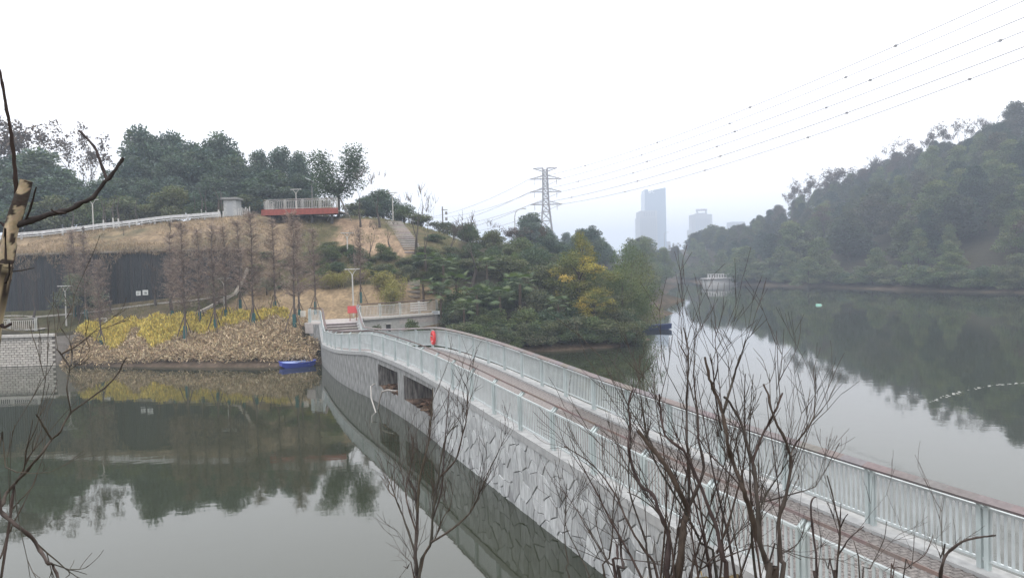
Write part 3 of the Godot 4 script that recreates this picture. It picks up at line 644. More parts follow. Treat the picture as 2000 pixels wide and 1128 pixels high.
func make_pavers(dk: Node) -> void:
	var kinds: Array[ArrayMesh] = []
	for k in 4:
		var m := MB.new()
		var c := shade(Color(0.275, 0.25, 0.24), 0.13)
		var w := 0.096; var d := 0.046; var h := 0.016
		m.quad(Vector3(-w, h, d), Vector3(w, h, d), Vector3(w, h, -d), Vector3(-w, h, -d), c)
		m.quad(Vector3(-w - 0.002, 0, d + 0.002), Vector3(w + 0.002, 0, d + 0.002), Vector3(w, h, d), Vector3(-w, h, d), c)
		m.quad(Vector3(w + 0.002, 0, -d - 0.002), Vector3(-w - 0.002, 0, -d - 0.002), Vector3(-w, h, -d), Vector3(w, h, -d), c)
		m.quad(Vector3(w + 0.002, 0, d + 0.002), Vector3(w + 0.002, 0, -d - 0.002), Vector3(w, h, -d), Vector3(w, h, d), c)
		m.quad(Vector3(-w - 0.002, 0, -d - 0.002), Vector3(-w - 0.002, 0, d + 0.002), Vector3(-w, h, d), Vector3(-w, h, -d), c)
		kinds.append(m.mesh(M.paver))
	var rest: Array[Transform3D] = []
	var count := 0
	var k := 0
	var s := 4.0
	while s < 21.0:
		while LS[k + 1] < s:
			k += 1
		var t := (s - LS[k]) / (LS[k + 1] - LS[k])
		var a := LP[k].lerp(LP[k + 1], t); var b := RP[k].lerp(RP[k + 1], t)
		var x := (b - a); x.y = 0
		var w := x.length() - 0.72
		x = x.normalized()
		var z := Vector3(-x.z, 0, x.x) * -1.0
		var row := int(round(s / 0.104))
		var m := int(w / 0.2)
		for q in m:
			var u := 0.36 + (q + 0.5) * (w / m) + (0.05 if row & 1 else -0.05)
			var p := a + x * u + Vector3(0, -0.012 + R(-0.002, 0.002), 0)
			var tr := Transform3D(Basis(x, Vector3.UP, x.cross(Vector3.UP)).rotated(Vector3.UP, R(-0.015, 0.015)), p)
			if s > 7.6 and count < 300 and p.x / -p.z < 0.66 and p.x / -p.z > 0.28 and (7 - p.y) / -p.z < 0.43:
				part_mesh("paver", kinds[rng.randi() % 4], dk, tr)
				count += 1
			else:
				rest.append(tr)
		s += 0.104
	var mm := MultiMesh.new()
	mm.transform_format = MultiMesh.TRANSFORM_3D
	mm.mesh = kinds[1]
	mm.instance_count = rest.size()
	for q in rest.size():
		mm.set_instance_transform(q, rest[q])
	var o := MultiMeshInstance3D.new()
	o.multimesh = mm
	o.name = "pavers"
	o.set_meta("kind", "stuff")
	dk.add_child(o)

# a fence of steel uprights: pts = foot line, inward = towards the walker
func railing(o: Node3D, pts: Array, inward: float, gap: float, post_gap: float, most: int, col: Color, handrail: Color, h := 1.0) -> void:
	var total := 0.0
	var acc := PackedFloat32Array([0.0])
	for k in pts.size() - 1:
		total += Vector2(pts[k].x - pts[k + 1].x, pts[k].z - pts[k + 1].z).length()
		acc.append(total)
	var at := func(s: float) -> Array:
		var k := clampi(acc.bsearch(s, false) - 1, 0, acc.size() - 2)
		var t := clampf((s - acc[k]) / (acc[k + 1] - acc[k]), 0, 1)
		var d: Vector3 = pts[k + 1] - pts[k]
		d.y = 0
		return [pts[k].lerp(pts[k + 1], t), d.normalized()]
	var top := MB.new(); var bot := MB.new(); var hand := MB.new()
	var n := maxi(int(round(total / post_gap)), 1)
	var steps := maxi(n * 4, 2)
	for q in steps:
		var A: Array = at.call(total * q / steps); var B: Array = at.call(total * (q + 1) / steps)
		top.bar(A[0] + Vector3(0, h - 0.03, 0), B[0] + Vector3(0, h - 0.03, 0), 0.05, 0.045, col)
		bot.bar(A[0] + Vector3(0, 0.15, 0), B[0] + Vector3(0, 0.15, 0), 0.045, 0.04, col)
		var ia: Vector3 = Vector3(-A[1].z, 0, A[1].x) * inward; var ib: Vector3 = Vector3(-B[1].z, 0, B[1].x) * inward
		var up := (Vector3.UP + ia.normalized() * 0.42).normalized()
		hand.bar(A[0] + ia * 0.13 + Vector3(0, h + 0.13, 0), B[0] + ib * 0.13 + Vector3(0, h + 0.13, 0), 0.16, 0.045, tint(handrail, 0.06), up)
	part("top_rail", top, M.paint, o); part("bottom_rail", bot, M.paint, o); part("handrail", hand, M.wood, o)
	# one post: two bent plates
	var pm := MB.new()
	var post_col := Color(col.r * 0.89, col.g * 0.935, col.b * 0.925)
	for e in [-0.065, 0.065]:
		pm.abox(Vector3(-0.045, 0, e - 0.042), Vector3(0.03, h, e + 0.042), post_col)
		pm.box(Transform3D(Basis(Vector3(0, 0, 1), atan2(-0.11 * inward, 0.11)), Vector3(0.055 * inward, h + 0.05, e)), Vector3(0.05, 0.17, 0.07), post_col)
	var post := pm.mesh(M.paint)
	for q in n + 1:
		var A: Array = at.call(clampf(total * q / n, 0.08, total - 0.08))
		var z: Vector3 = -A[1]
		part_mesh("post", post, o, Transform3D(Basis(Vector3.UP.cross(z), Vector3.UP, z), A[0]))
	var bm := MB.new()
	bm.abox(Vector3(-0.008, 0.16, -0.026), Vector3(0.008, h - 0.05, 0.026), col)
	var bal := bm.mesh(M.paint)
	var rest: Array[Transform3D] = []
	var per := int(round(total / n / gap))
	var made := []
	for q in n:
		for u in range(1, per):
			var s := total * (q + float(u) / per) / n
			if absf(s - total * q / n) < 0.1 or absf(s - total * (q + 1) / n) < 0.1:
				continue
			var A: Array = at.call(s)
			var z: Vector3 = -A[1]
			made.append(Transform3D(Basis(Vector3.UP.cross(z), Vector3.UP, z), A[0]))
	var used := 0
	for t in made:
		var p: Vector3 = t.origin
		if used < most and absf(p.x) / -p.z < 0.68 and (6.5 - p.y) / -p.z < 0.44:
			part_mesh("baluster", bal, o, t)
			used += 1
		else:
			rest.append(t)
	if rest.size() > 0:
		var mm := MultiMesh.new()
		mm.transform_format = MultiMesh.TRANSFORM_3D
		mm.mesh = bal
		mm.instance_count = rest.size()
		for q in rest.size():
			mm.set_instance_transform(q, rest[q])
		var x := MultiMeshInstance3D.new()
		x.multimesh = mm
		x.name = "balusters"
		x.set_meta("kind", "stuff")
		o.add_child(x)

func make_railings() -> void:
	var pale := Color(0.56, 0.60, 0.605)
	var brown := Color(0.165, 0.125, 0.115)
	var l := []; var r := []
	for k in LP.size():
		var c := RP[k] - LP[k]
		c.y = 0
		c = c.normalized()
		l.append(LP[k] + c * 0.12 + Vector3(0, 0.055 + stair_y(-LP[k].z, false), 0))
		r.append(RP[k] - c * 0.12 + Vector3(0, 0.055 + stair_y(-RP[k].z, true), 0))
	l.append(Vector3(-15.15, 3.0, -60.2)); l.append(Vector3(-16.1, 3.0, -60.5))
	r.append(Vector3(-12.35, 3.0, -61.6)); r.append(Vector3(-12.95, 3.0, -64.9))
	var a := thing("bridge_railing", "pale blue-green steel railing along the near stone-faced edge of the footbridge", "railing")
	railing(a, l, 1.0, 0.122, 2.3, 300, pale, brown)
	var b := thing("bridge_railing", "pale blue-green steel railing along the far open-lake edge of the footbridge", "railing")
	railing(b, r, -1.0, 0.122, 2.3, 300, pale, Color(0.19, 0.165, 0.16))
	var c := thing("platform_railing", "pale railing on the platform wall behind the bridge steps", "railing")
	railing(c, [Vector3(-13.0, 2.98, -65.0), Vector3(-9.9, 2.98, -67.9), Vector3(-6.9, 3.02, -70.7)], -1.0, 0.14, 2.05, 300, Color(0.52, 0.5, 0.47), brown)

# ---------------------------------------------------------------- plants
var protos := {}

func lobes(mb: MB, list: Array, count: int, size: float, cols: Array, narrow := 0.62, fill := 0.4) -> void:
	var total := 0.0
	for l in list:
		total += l[1].x * l[1].y
	for l in list:
		var n := int(count * l[1].x * l[1].y / total)
		var lc: Color = tint(cols[rng.randi() % cols.size()], 0.16)
		for k in n:
			var o := dir()
			var p: Vector3 = l[0] + o * l[1] * pow(rng.randf(), fill) * R(0.9, 1.08)
			var a := (o * 0.6 + dir() + Vector3(0, -0.15, 0)).normalized() * size * R(0.6, 1.35)
			var b := a.cross(dir()).normalized() * a.length() * narrow
			mb.leaf(p, a, b, tint(lc, 0.42))

func limb(mb: MB, p: Vector3, d: Vector3, length: float, r: float, depth: int, tips: Array, spread: float, up: float, forks: int, col: Color, sides := 5) -> void:
	var pts := [p]; var rad := [r]
	var n := 4
	for k in n:
		d = (d + dir() * 0.16 + Vector3(0, up, 0)).normalized()
		p += d * length / n
		pts.append(p)
		rad.append(lerpf(r, r * 0.55, (k + 1.0) / n))
	mb.tube(pts, rad, sides, col, false)
	if depth == 0:
		tips.append([p, d])
		return
	for k in forks:
		var o := dir()
		o = (o - d * o.dot(d)).normalized()
		var j := n if k < 2 else rng.randi_range(1, n - 1)
		limb(mb, pts[j], (d + o * spread * R(0.7, 1.25)).normalized(), length * R(0.6, 0.85), rad[j] * R(0.6, 0.75), depth - 1, tips, spread, up, forks, col, maxi(3, sides - 1))

func proto(kind: String, called: String, meshes: Dictionary) -> void:
	var o := Node3D.new()
	o.name = called
	var top := 0.0; var wide := 0.0
	for k in meshes:
		for e in (meshes[k] if meshes[k] is Array else [meshes[k]]):
			var m: ArrayMesh = e[0].mesh(e[1])
			part_mesh(k, m, o)
			var a := m.get_aabb()
			top = maxf(top, a.end.y)
			if k != "support_pole":
				wide = maxf(wide, maxf(absf(a.position.x), maxf(a.end.x, maxf(absf(a.position.z), a.end.z))) * 2)
	o.set_meta("top", top); o.set_meta("wide", wide)
	if not protos.has(kind):
		protos[kind] = []
	protos[kind].append(o)

func make_protos() -> void:
	var dark := Color(0.10, 0.085, 0.07)
	for q in 4:
		var tr := MB.new(); var cr := MB.new()
		tr.tube([Vector3(0, -0.6, 0), Vector3(0.1, 2, 0), Vector3(-0.1, 5, 0.1), Vector3(0, 8.5, 0)], [0.26, 0.22, 0.16, 0.07], 7, dark)
		var list := []
		for k in 19:
			var t := k / 18.0
			var a := k * 2.4 + R(-0.4, 0.4)
			var h := lerpf(3.0, 11.2, t)
			var rr := lerpf(2.7, 0.5, pow(t, 1.6)) * R(0.6, 1.1)
			var c := Vector3(cos(a) * rr, h + R(-0.5, 0.5), sin(a) * rr)
			var s := lerpf(1.9, 1.15, t) * R(0.8, 1.25)
			list.append([c, Vector3(s, s * R(0.7, 0.95), s)])
			tr.tube([Vector3(0, c.y * 0.72, 0), c * Vector3(0.5, 0.9, 0.5), c], [0.09, 0.06, 0.02], 4, dark)
		lobes(cr, list, 11500, 0.34, [Color(0.098, 0.132, 0.122), Color(0.108, 0.142, 0.125), Color(0.086, 0.118, 0.112)])
		proto("broad", "evergreen_tree", {"trunk": [[tr, M.bark]], "crown": [[cr, M.leaf]]})
		cr = MB.new()
		lobes(cr, list, 8000, 0.42, [[Color(0.045, 0.07, 0.06), Color(0.052, 0.08, 0.064), Color(0.038, 0.06, 0.054)], [Color(0.075, 0.09, 0.055), Color(0.085, 0.098, 0.058), Color(0.062, 0.078, 0.05)], [Color(0.055, 0.07, 0.058), Color(0.065, 0.078, 0.06), Color(0.05, 0.062, 0.055)], [Color(0.09, 0.085, 0.068), Color(0.078, 0.078, 0.062), Color(0.066, 0.07, 0.056)]][q])
		proto("forest", "evergreen_tree", {"trunk": [[tr, M.bark]], "crown": [[cr, M.leaf]]})
	for q in 2:
		var tr := MB.new(); var cr := MB.new()
		tr.tube([Vector3(0, -0.6, 0), Vector3(0.1, 2, 0), Vector3(0, 7, 0)], [0.2, 0.17, 0.05], 6, dark)
		var list := []
		for k in 17:
			var t := k / 16.0
			var a := k * 2.4
			var rr := lerpf(2.6, 0.3, t) * R(0.7, 1.1)
			var c := Vector3(cos(a) * rr, lerpf(1.6, 9, t), sin(a) * rr)
			list.append([c, Vector3(1.35, 0.95, 1.35) * R(0.75, 1.1) * lerpf(1.05, 0.7, t)])
			tr.tube([Vector3(0, c.y * 0.8, 0), c], [0.06, 0.02], 4, dark)
		lobes(cr, list, 6500, 0.3, [Color(0.115, 0.143, 0.075), Color(0.10, 0.13, 0.07), Color(0.13, 0.15, 0.078)], 0.5)
		proto("light", "leafy_tree", {"trunk": [[tr, M.bark]], "crown": [[cr, M.leaf]]})
	for q in 2:   # drooping lakeside trees
		var tr := MB.new(); var cr := MB.new()
		tr.tube([Vector3(0, -0.6, 0), Vector3(0.15, 2, 0), Vector3(0, 5.5, 0)], [0.2, 0.16, 0.05], 6, dark)
		var list := []
		for k in 22:
			var a := k * 2.4
			var t := k / 21.0
			var rr := 2.9 * sqrt(1 - t * t * 0.9) * R(0.75, 1.05)
			var c := Vector3(cos(a) * rr, lerpf(1.1, 6.6, t), sin(a) * rr)
			list.append([c, Vector3(1.2, 0.9, 1.2) * R(0.8, 1.15)])
		lobes(cr, list, 9000, 0.2, [Color(0.13, 0.15, 0.075), Color(0.10, 0.13, 0.066), Color(0.145, 0.155, 0.075)], 0.4)
		proto("willow", "bushy_tree", {"trunk": [[tr, M.bark]], "crown": [[cr, M.leaf]]})
	for q in 3:
		var tr := MB.new(); var cr := MB.new()
		var list := []
		tr.tube([Vector3(0, -0.4, 0), Vector3(0.1, 1.4, 0), Vector3(0, 5.2, 0)], [0.15, 0.12, 0.03], 6, dark)
		for k in 40:
			var t := k / 39.0
			var a := k * 2.4 + R(-0.5, 0.5)
			var rr := 2.0 * sin(PI * (0.12 + 0.8 * t)) * R(0.45, 1.1)
			var c := Vector3(cos(a) * rr, lerpf(0.9, 6.2, t) + R(-0.3, 0.3), sin(a) * rr)
			list.append([c, Vector3(0.62, 0.5, 0.62) * R(0.6, 1.25)])
			if k % 2 == 0:
				tr.tube([Vector3(0, c.y * 0.75, 0), c], [0.05, 0.015], 4, dark)
		lobes(cr, list, 8500, 0.17, [Color(0.42, 0.32, 0.085), Color(0.15, 0.155, 0.06), Color(0.115, 0.13, 0.055), Color(0.27, 0.225, 0.07), Color(0.14, 0.145, 0.06)], 0.45, 0.6)
		proto("yellow", "flowering_tree", {"trunk": [[tr, M.bark]], "crown": [[cr, M.leaf]]})
	for q in 4:
		var tr := MB.new(); var cr := MB.new()
		var list := []
		for k in 11:
			var a := R(0, TAU)
			var t := k / 10.0
			var rr := R(0.2, 1.5) * (1.1 - 0.6 * t)
			var c := Vector3(cos(a) * rr, lerpf(0.6, 2.5, t), sin(a) * rr)
			list.append([c, Vector3(0.75, 0.6, 0.75) * R(0.7, 1.2)])
			tr.tube([Vector3(R(-0.2, 0.2), -0.3, R(-0.2, 0.2)), c * Vector3(0.6, 0.6, 0.6), c], [0.045, 0.03, 0.012], 4, dark)
		lobes(cr, list, 3600, 0.19, [[Color(0.088, 0.115, 0.062), Color(0.115, 0.14, 0.07)], [Color(0.07, 0.10, 0.066), Color(0.085, 0.11, 0.064)], [Color(0.13, 0.14, 0.08), Color(0.10, 0.115, 0.072)], [Color(0.08, 0.10, 0.07), Color(0.115, 0.12, 0.08)]][q], 0.5)
		proto("shrub", "shrub", {"branches": [[tr, M.bark]], "foliage": [[cr, M.leaf]]})
	for q in 3:   # winter trees that kept brown leaves on their twig ends
		var tr := MB.new(); var cr := MB.new()
		var tips := []
		limb(tr, Vector3(0, -0.6, 0), Vector3.UP, 3.4, 0.26, 5, tips, 0.52, 0.13, 3, Color(0.13, 0.115, 0.11), 6)
		for t in tips:
			for k in (9 if t[0].y > 6.5 else 3):
				cr.leaf(t[0] + dir() * R(0, 0.55), (dir() + Vector3(0, -0.4, 0)).normalized() * R(0.2, 0.36), dir() * 0.2, tint(Color(0.10, 0.08, 0.065), 0.3))
		proto("relict", "winter_tree", {"trunk": [[tr, M.bark]], "crown": [[cr, M.dry]]})
	for q in 4:   # leafless young trees
		var tr := MB.new()
		var tips := []
		limb(tr, Vector3(0, -0.4, 0), Vector3.UP, 2.3, 0.17, 4, tips, 0.42, 0.2, 3 if q < 2 else 2, Color(0.12, 0.10, 0.09), 5)
		var tw := MB.new()
		for t in tips:
			for k in 3:
				var d: Vector3 = (t[1] + dir() * 0.5 + Vector3(0, 0.3, 0)).normalized()
				tw.tube([t[0], t[0] + d * R(0.5, 1.1)], [0.018, 0.008], 3, Color(0.16, 0.13, 0.115), false)
		proto("bare", "bare_tree", {"trunk": [[tr, M.bark]], "twigs": [[tw, M.bark]]})
	for q in 3:   # dawn redwoods in winter
		var tr := MB.new(); var cr := MB.new(); var wr := MB.new()
		tr.tube([Vector3(0, -0.4, 0), Vector3(R(-0.1, 0.1), 4, 0), Vector3(R(-0.2, 0.2), 8, R(-0.2, 0.2)), Vector3(0, 10.6, 0)], [0.1, 0.08, 0.04, 0.01], 6, Color(0.16, 0.13, 0.115))
		wr.tube([Vector3(0, -0.3, 0), Vector3(0.02, 1.5, 0)], [0.17, 0.15], 8, Color(0.03, 0.095, 0.095))
		for k in 300:
			var y := 2.9 + 7.4 * pow(rng.randf(), 1.1)
			var a := R(0, TAU)
			var len := lerpf(1.35, 0.45, (y - 2.9) / 7.4) * R(0.35, 1.35)
			var d := Vector3(cos(a), R(0.25, 0.75), sin(a)).normalized()
			var c := Color(0.15, 0.11, 0.09)
			cr.tube([Vector3(0, y, 0), Vector3(0, y, 0) + d * len], [0.022, 0.008], 3, c, false)
			for e in 12:
				var p := Vector3(0, y, 0) + d * len * R(0.3, 1.2)
				cr.leaf(p, (dir() + d * 0.6) * R(0.16, 0.34), dir() * 0.03, tint(Color(0.26, 0.205, 0.17), 0.3))
		var sp := []
		for k in 3:
			var s := MB.new()
			var a := k * TAU / 3 + q
			s.tube([Vector3(cos(a) * 0.95, -0.4, sin(a) * 0.95), Vector3(cos(a) * 0.07, 2.25, sin(a) * 0.07)], [0.045, 0.04], 5, Color(0.22, 0.17, 0.13))
			sp.append([s, M.bark])
		proto("redwood", "dawn_redwood", {"trunk": [[tr, M.bark]], "crown": [[cr, M.dry]], "trunk_wrap": [[wr, M.plain]], "support_pole": sp})
	for q in 2:
		var tr := MB.new(); var leaves := []
		tr.tube([Vector3(0, -0.4, 0), Vector3(0.05, 1, 0), Vector3(0, 2.2, 0)], [0.12, 0.11, 0.09], 6, Color(0.13, 0.10, 0.075))
		for k in 15:
			var lf := MB.new()
			var a := k * 2.4
			var d := Vector3(cos(a), lerpf(-0.35, 1.1, k / 14.0), sin(a)).normalized()
			var p := Vector3(0, 2.15, 0)
			var e := p + d * R(0.7, 0.95)
			var c := tint(Color(0.095, 0.125, 0.07), 0.3)
			lf.tube([p, e], [0.014, 0.01], 3, c, false)
			var side := d.cross(Vector3.UP).normalized()
			for b in 13:
				var g := lerpf(-1.35, 1.35, b / 12.0)
				var al := (d * cos(g) + side * sin(g) + Vector3(0, -0.28, 0)) * 0.68
				lf.leaf(e, al, al.cross(d.cross(side)).normalized() * 0.075, tint(c, 0.12))
			leaves.append([lf, M.leaf])
		proto("palm", "fan_palm", {"trunk": [[tr, M.bark]], "frond": leaves})
	for q in 2:
		var st := MB.new(); var lv := MB.new()
		for k in 30:
			var a := R(0, TAU)
			var b := Vector3(cos(a), 0, sin(a)) * R(0, 0.8)
			var o := Vector3(cos(a + R(-1, 1)), 0, sin(a + R(-1, 1))) * R(0.2, 0.8)
			var h := R(2.0, 3.3)
			st.tube([b - Vector3(0, 0.3, 0), b + o * 0.25 + Vector3(0, h * 0.6, 0), b + o + Vector3(0, h, 0)], [0.02, 0.016, 0.006], 4, Color(0.2, 0.17, 0.08), false)
			for e in 80:
				var t := R(0.3, 1.0)
				var p := b + o * t * t + Vector3(0, h * t, 0) + dir() * 0.22
				lv.leaf(p, (dir() + Vector3(0, -0.3, 0)).normalized() * R(0.18, 0.32), dir() * 0.08, tint(Color(0.26, 0.235, 0.09), 0.25))
		proto("bamboo", "bamboo_clump", {"stems": [[st, M.dry]], "foliage": [[lv, M.leaf]]})
	for q in 2:
		var tr := MB.new(); var cr := MB.new()
		tr.tube([Vector3(0, -0.4, 0), Vector3(0.05, 1, 0), Vector3(0, 2.8, 0)], [0.11, 0.09, 0.03], 6, dark)
		var list := []
		for k in 14:
			var a := k * 2.4
			var t := k / 13.0
			var rr := lerpf(1.7, 0.2, t) * R(0.7, 1.1)
			list.append([Vector3(cos(a) * rr, lerpf(1.2, 3.3, t), sin(a) * rr), Vector3(0.75, 0.45, 0.75) * R(0.7, 1.15)])
		lobes(cr, list, 4200, 0.16, [Color(0.165, 0.18, 0.135), Color(0.12, 0.135, 0.10), Color(0.14, 0.15, 0.115)], 0.4)
		proto("pine", "pine_tree", {"trunk": [[tr, M.bark]], "crown": [[cr, M.leaf]]})
	var tr := MB.new(); var cr := MB.new(); var sp := []
	tr.tube([Vector3(0, -0.4, 0), Vector3(0.05, 2, 0), Vector3(0, 3.2, 0)], [0.17, 0.15, 0.12], 7, dark)
	var hl := []
	for k in 26:
		var side := -1.0 if k % 2 == 0 else 1.0
		var t := (k / 2) / 12.0
		var c := Vector3(side * (0.35 + 1.35 * sqrt(t)) + R(-0.6, 0.6), 3.0 + 4.6 * t + R(-0.4, 0.4) + (0.4 if side > 0 else 0.0), R(-1.3, 1.3))
		hl.append([c, Vector3(1.3, 1.05, 1.3) * R(0.75, 1.2)])
		if k < 14:
			tr.tube([Vector3(0, 2.8, 0), c * Vector3(0.5, 0.85, 0.5), c], [0.07, 0.045, 0.012], 4, dark)
	lobes(cr, hl, 8500, 0.24, [Color(0.075, 0.11, 0.075), Color(0.065, 0.095, 0.065)], 0.5, 0.5)
	for k in 4:
		var s := MB.new()
		var a := k * TAU / 4 + 0.5
		s.tube([Vector3(cos(a) * 1.7, -0.8, sin(a) * 1.7), Vector3(cos(a) * 0.1, 2.9, sin(a) * 0.1)], [0.045, 0.04], 5, Color(0.3, 0.27, 0.24))
		sp.append([s, M.bark])
	proto("heart", "propped_tree", {"trunk": [[tr, M.bark]], "crown": [[cr, M.leaf]], "support_pole": sp})

const KIND := {
	"broad": ["evergreen tree", "tree"], "forest": ["dark evergreen tree", "tree"], "light": ["light green leafy tree", "tree"], "willow": ["olive green rounded bushy tree", "tree"], "yellow": ["yellow and olive tree", "tree"], "shrub": ["green shrub", "shrub"], "relict": ["brown-leaved winter tree", "tree"],
	"bare": ["leafless tree", "tree"], "redwood": ["slender rust-brown dawn redwood", "tree"], "palm": ["fan palm", "palm"], "bamboo": ["yellowish bamboo clump", "bamboo"], "pine": ["grey-green bushy pine", "pine"], "heart": ["tree", "tree"]}

func plant(kind: String, x: float, d: float, top: float, wide: float, label: String, group: String) -> Node3D:
	var pick: int = rng.randi() % protos[kind].size()
	var src: Node3D = protos[kind][pick]
	if kind == "forest":
		var look: String = ["bluish dark evergreen tree", "olive evergreen tree", "grey-green evergreen tree", "brownish evergreen tree"][pick]
		label = label.replace("dark evergreen tree", look)
		group = group.replace("dark evergreen tree", look)
	var o := copy(src)
	var g := ground(x, d)
	var s := maxf(top - g, 0.8) / float(src.get_meta("top"))
	var w := wide / float(src.get_meta("wide")) * R(1.0, 1.15)
	if kind == "redwood":
		w = clampf(w, s * 1.1, s * 2.0)
	elif kind == "palm" or kind == "bare":
		w = clampf(w, s * 0.6, s * 1.6)
	else:
		w = clampf(w, s * 0.45, s * 3.0)
	o.transform = Transform3D(Basis(Vector3.UP, 0.0 if kind == "heart" else R(0, TAU)).scaled_local(Vector3(w, s, w)), Vector3(x, g, -d))
	o.remove_meta("top"); o.remove_meta("wide")
	tag(o, label, KIND[kind][1], group)
	return o

func make_plants() -> void:
	make_protos()
	var where := ""
	var unique := {"heart": ["tree with a two-lobed crown propped by poles beside the red lookout deck"],
		"yellow": ["small yellow-topped tree standing up above the lakeside thicket", "large yellow and olive tree at the lake edge", "low yellow bush hanging over the lake edge"],
		"willow": ["tall rounded olive tree at the tip of the headland", "mid olive tree beside the yellow lakeside tree", "low olive bush leaning out over the water at the headland tip", "olive tree between the yellow tree and the headland tip"],
		"pine": ["grey-green pine in front of the dark slatted wall", "grey-green pine behind the lamp among the redwoods", "dark pine between the redwoods on the earth slope"]}
	var seen := {}
	for t in TREES:
		var k: String = t[0]
		seen[k] = seen.get(k, -1) + 1
		var label: String; var group := ""
		if unique.has(k):
			label = unique[k][seen[k]]
		else:
			where = ("standing behind the lookout deck on the park hill" if t[1] > -30 else ("in the back row behind the white guard rail" if t[2] > 101 else "in the front row behind the white guard rail")) if t[2] > 86 and t[1] < -5 else ("on the slope above the platform wall" if t[1] < -7 and t[2] > 66 else ("on the wooded headland beside the bridge" if t[1] >= -7 else "on the bank of dry plants by the blue boat"))
			label = KIND[k][0] + " " + where
			group = label.replace("standing ", "") + "s"
		plant(k, t[1], t[2], t[3], t[4], label, group)
	for t in FAR_TREES:
		var k: String = t[0]
		var label: String = KIND[k][0] + (" at the water's edge below the wooded hill" if t[2] < 255 and k != "forest" and k != "relict" and k != "bare" else " on the ridge line of the wooded hill")
		plant(k, t[1], t[2], t[3], t[4], label, label.replace("the wooded", "the far wooded"))
	# the wood on the far hillside
	var made := 0
	var d := 146.0
	while d < 330:
		var x := d * 0.17
		while x < d * 0.78:
			var px := x + R(-2.5, 2.5); var pd := d + R(-3.5, 3.5)
			var g := ground(px, pd)
			if g > 1.2 and made < 330:
				var h_most := 13.5
				var k := "forest" if rng.randf() < 0.74 else ("light" if rng.randf() < 0.75 else "relict")
				if px / pd > 0.47 and pd < 205 and rng.randf() < 0.3:
					k = "light"
				if pd > 232:
					h_most = 9.0
				if g < 4.0:
					k = "shrub" if rng.randf() < 0.5 else "light"
				var band := " low on the wooded hill across the lake" if g < 9 else (" halfway up the wooded hill across the lake" if g < 20 else " high on the wooded hill across the lake")
				var h := R(6.5, h_most) if k != "shrub" else R(2.5, 4.5)
				plant(k, px, pd, g + h, h * R(0.75, 1.15) * (1.5 if k == "shrub" else 1.0), KIND[k][0] + band, KIND[k][0] + "s" + band)
				made += 1
			x += R(6.4, 9.0)
		d += 9.5
	# low growth of the headland behind the named plants
	for k in 46:
		var dd := R(66, 118)
		var x := lerpf(-6.5, lerpf(10, 20, (dd - 66) / 52), rng.randf())
		var g := ground(x, dd)
		if g > 0.6:
			plant("shrub", x, dd, g + R(1.6, 3.2), R(2.5, 4.5), "green shrub in the thicket of the headland beside the bridge", "thicket shrubs of the headland")
	for k in 40:
		var t := k / 39.0
		var x := lerpf(-7.0, 11.0, minf(t * 1.6, 1.0)) if t < 0.62 else lerpf(10.2, 12.6, (t - 0.62) / 0.38)
		var dd := lerpf(61.6, 65.5, minf(t * 1.6, 1.0)) if t < 0.62 else lerpf(66.0, 94.0, (t - 0.62) / 0.38)
		plant("shrub", x + R(-0.3, 0.3), dd + R(-0.2, 0.5), ground(x, dd) + R(1.3, 2.4), R(2.6, 4.0), "low green shrub hanging over the water along the headland", "shrubs along the headland's water line")
	var line := [[99, 122], [91, 133], [84.5, 146], [81.5, 159], [77, 187], [67.5, 219], [65.5, 240], [64.5, 270], [63.5, 288]]
	for k in 52:
		var t := k / 51.0 * 7.99
		var i := int(t)
		var x: float = lerpf(line[i][0], line[i + 1][0], t - i) + R(0, 1.6); var dd: float = lerpf(line[i][1], line[i + 1][1], t - i) + R(-0.8, 0.8)
		if absf(dd - 223) < 6 and x < 72:
			x += 5
		plant("shrub" if rng.randf() < 0.75 else "light", x, dd, ground(x, dd) + R(2.2, 4.6), R(5, 8), "leafy bush overhanging the far shore below the wooded hill", "bushes overhanging the far shore")
	line = [[14.2, 95], [19.2, 117], [28.5, 158], [38.5, 205], [47.5, 260], [56.5, 295]]
	for k in 26:
		var t := k / 25.0 * 4.99
		var i := int(t)
		var x: float = lerpf(line[i][0], line[i + 1][0], t - i) - R(0, 1.2); var dd: float = lerpf(line[i][1], line[i + 1][1], t - i)
		plant("shrub" if rng.randf() < 0.6 else "willow", x, dd, ground(x, dd) + R(2.5, 5.0), R(5, 8), "bush overhanging the far arm of the lake behind the headland", "bushes along the far arm of the lake")
	plant("shrub", -8.7, 66.6, 2.75, 2.3, "small bright green shrub against the platform retaining wall", "")
	plant("shrub", -11.3, 63.6, 2.6, 1.6, "small brownish shrub in the corner of the platform wall by the steps", "")
	for k in 22:
		var dd := R(73.5, 81)
		var x := R(-21, -7)
		plant("shrub", x, dd, ground(x, dd) + R(1.0, 2.0), R(2.0, 3.4), "low green shrub on the planted slope above the earth bank", "low shrubs on the planted slope")
	for k in 16:
		var dd := R(120, 290)
		var x := 10 + (dd - 110) * 0.13 + R(-14, 4)
		var g := ground(x, dd)
		if g > 0.8:
			plant("broad", x, dd, g + R(5, 8), R(5, 8), "evergreen tree lining the far arm of the lake", "evergreen trees lining the far arm of the lake")
	make_ground_cover()
	for k in protos:
		for o in protos[k]:
			o.free()

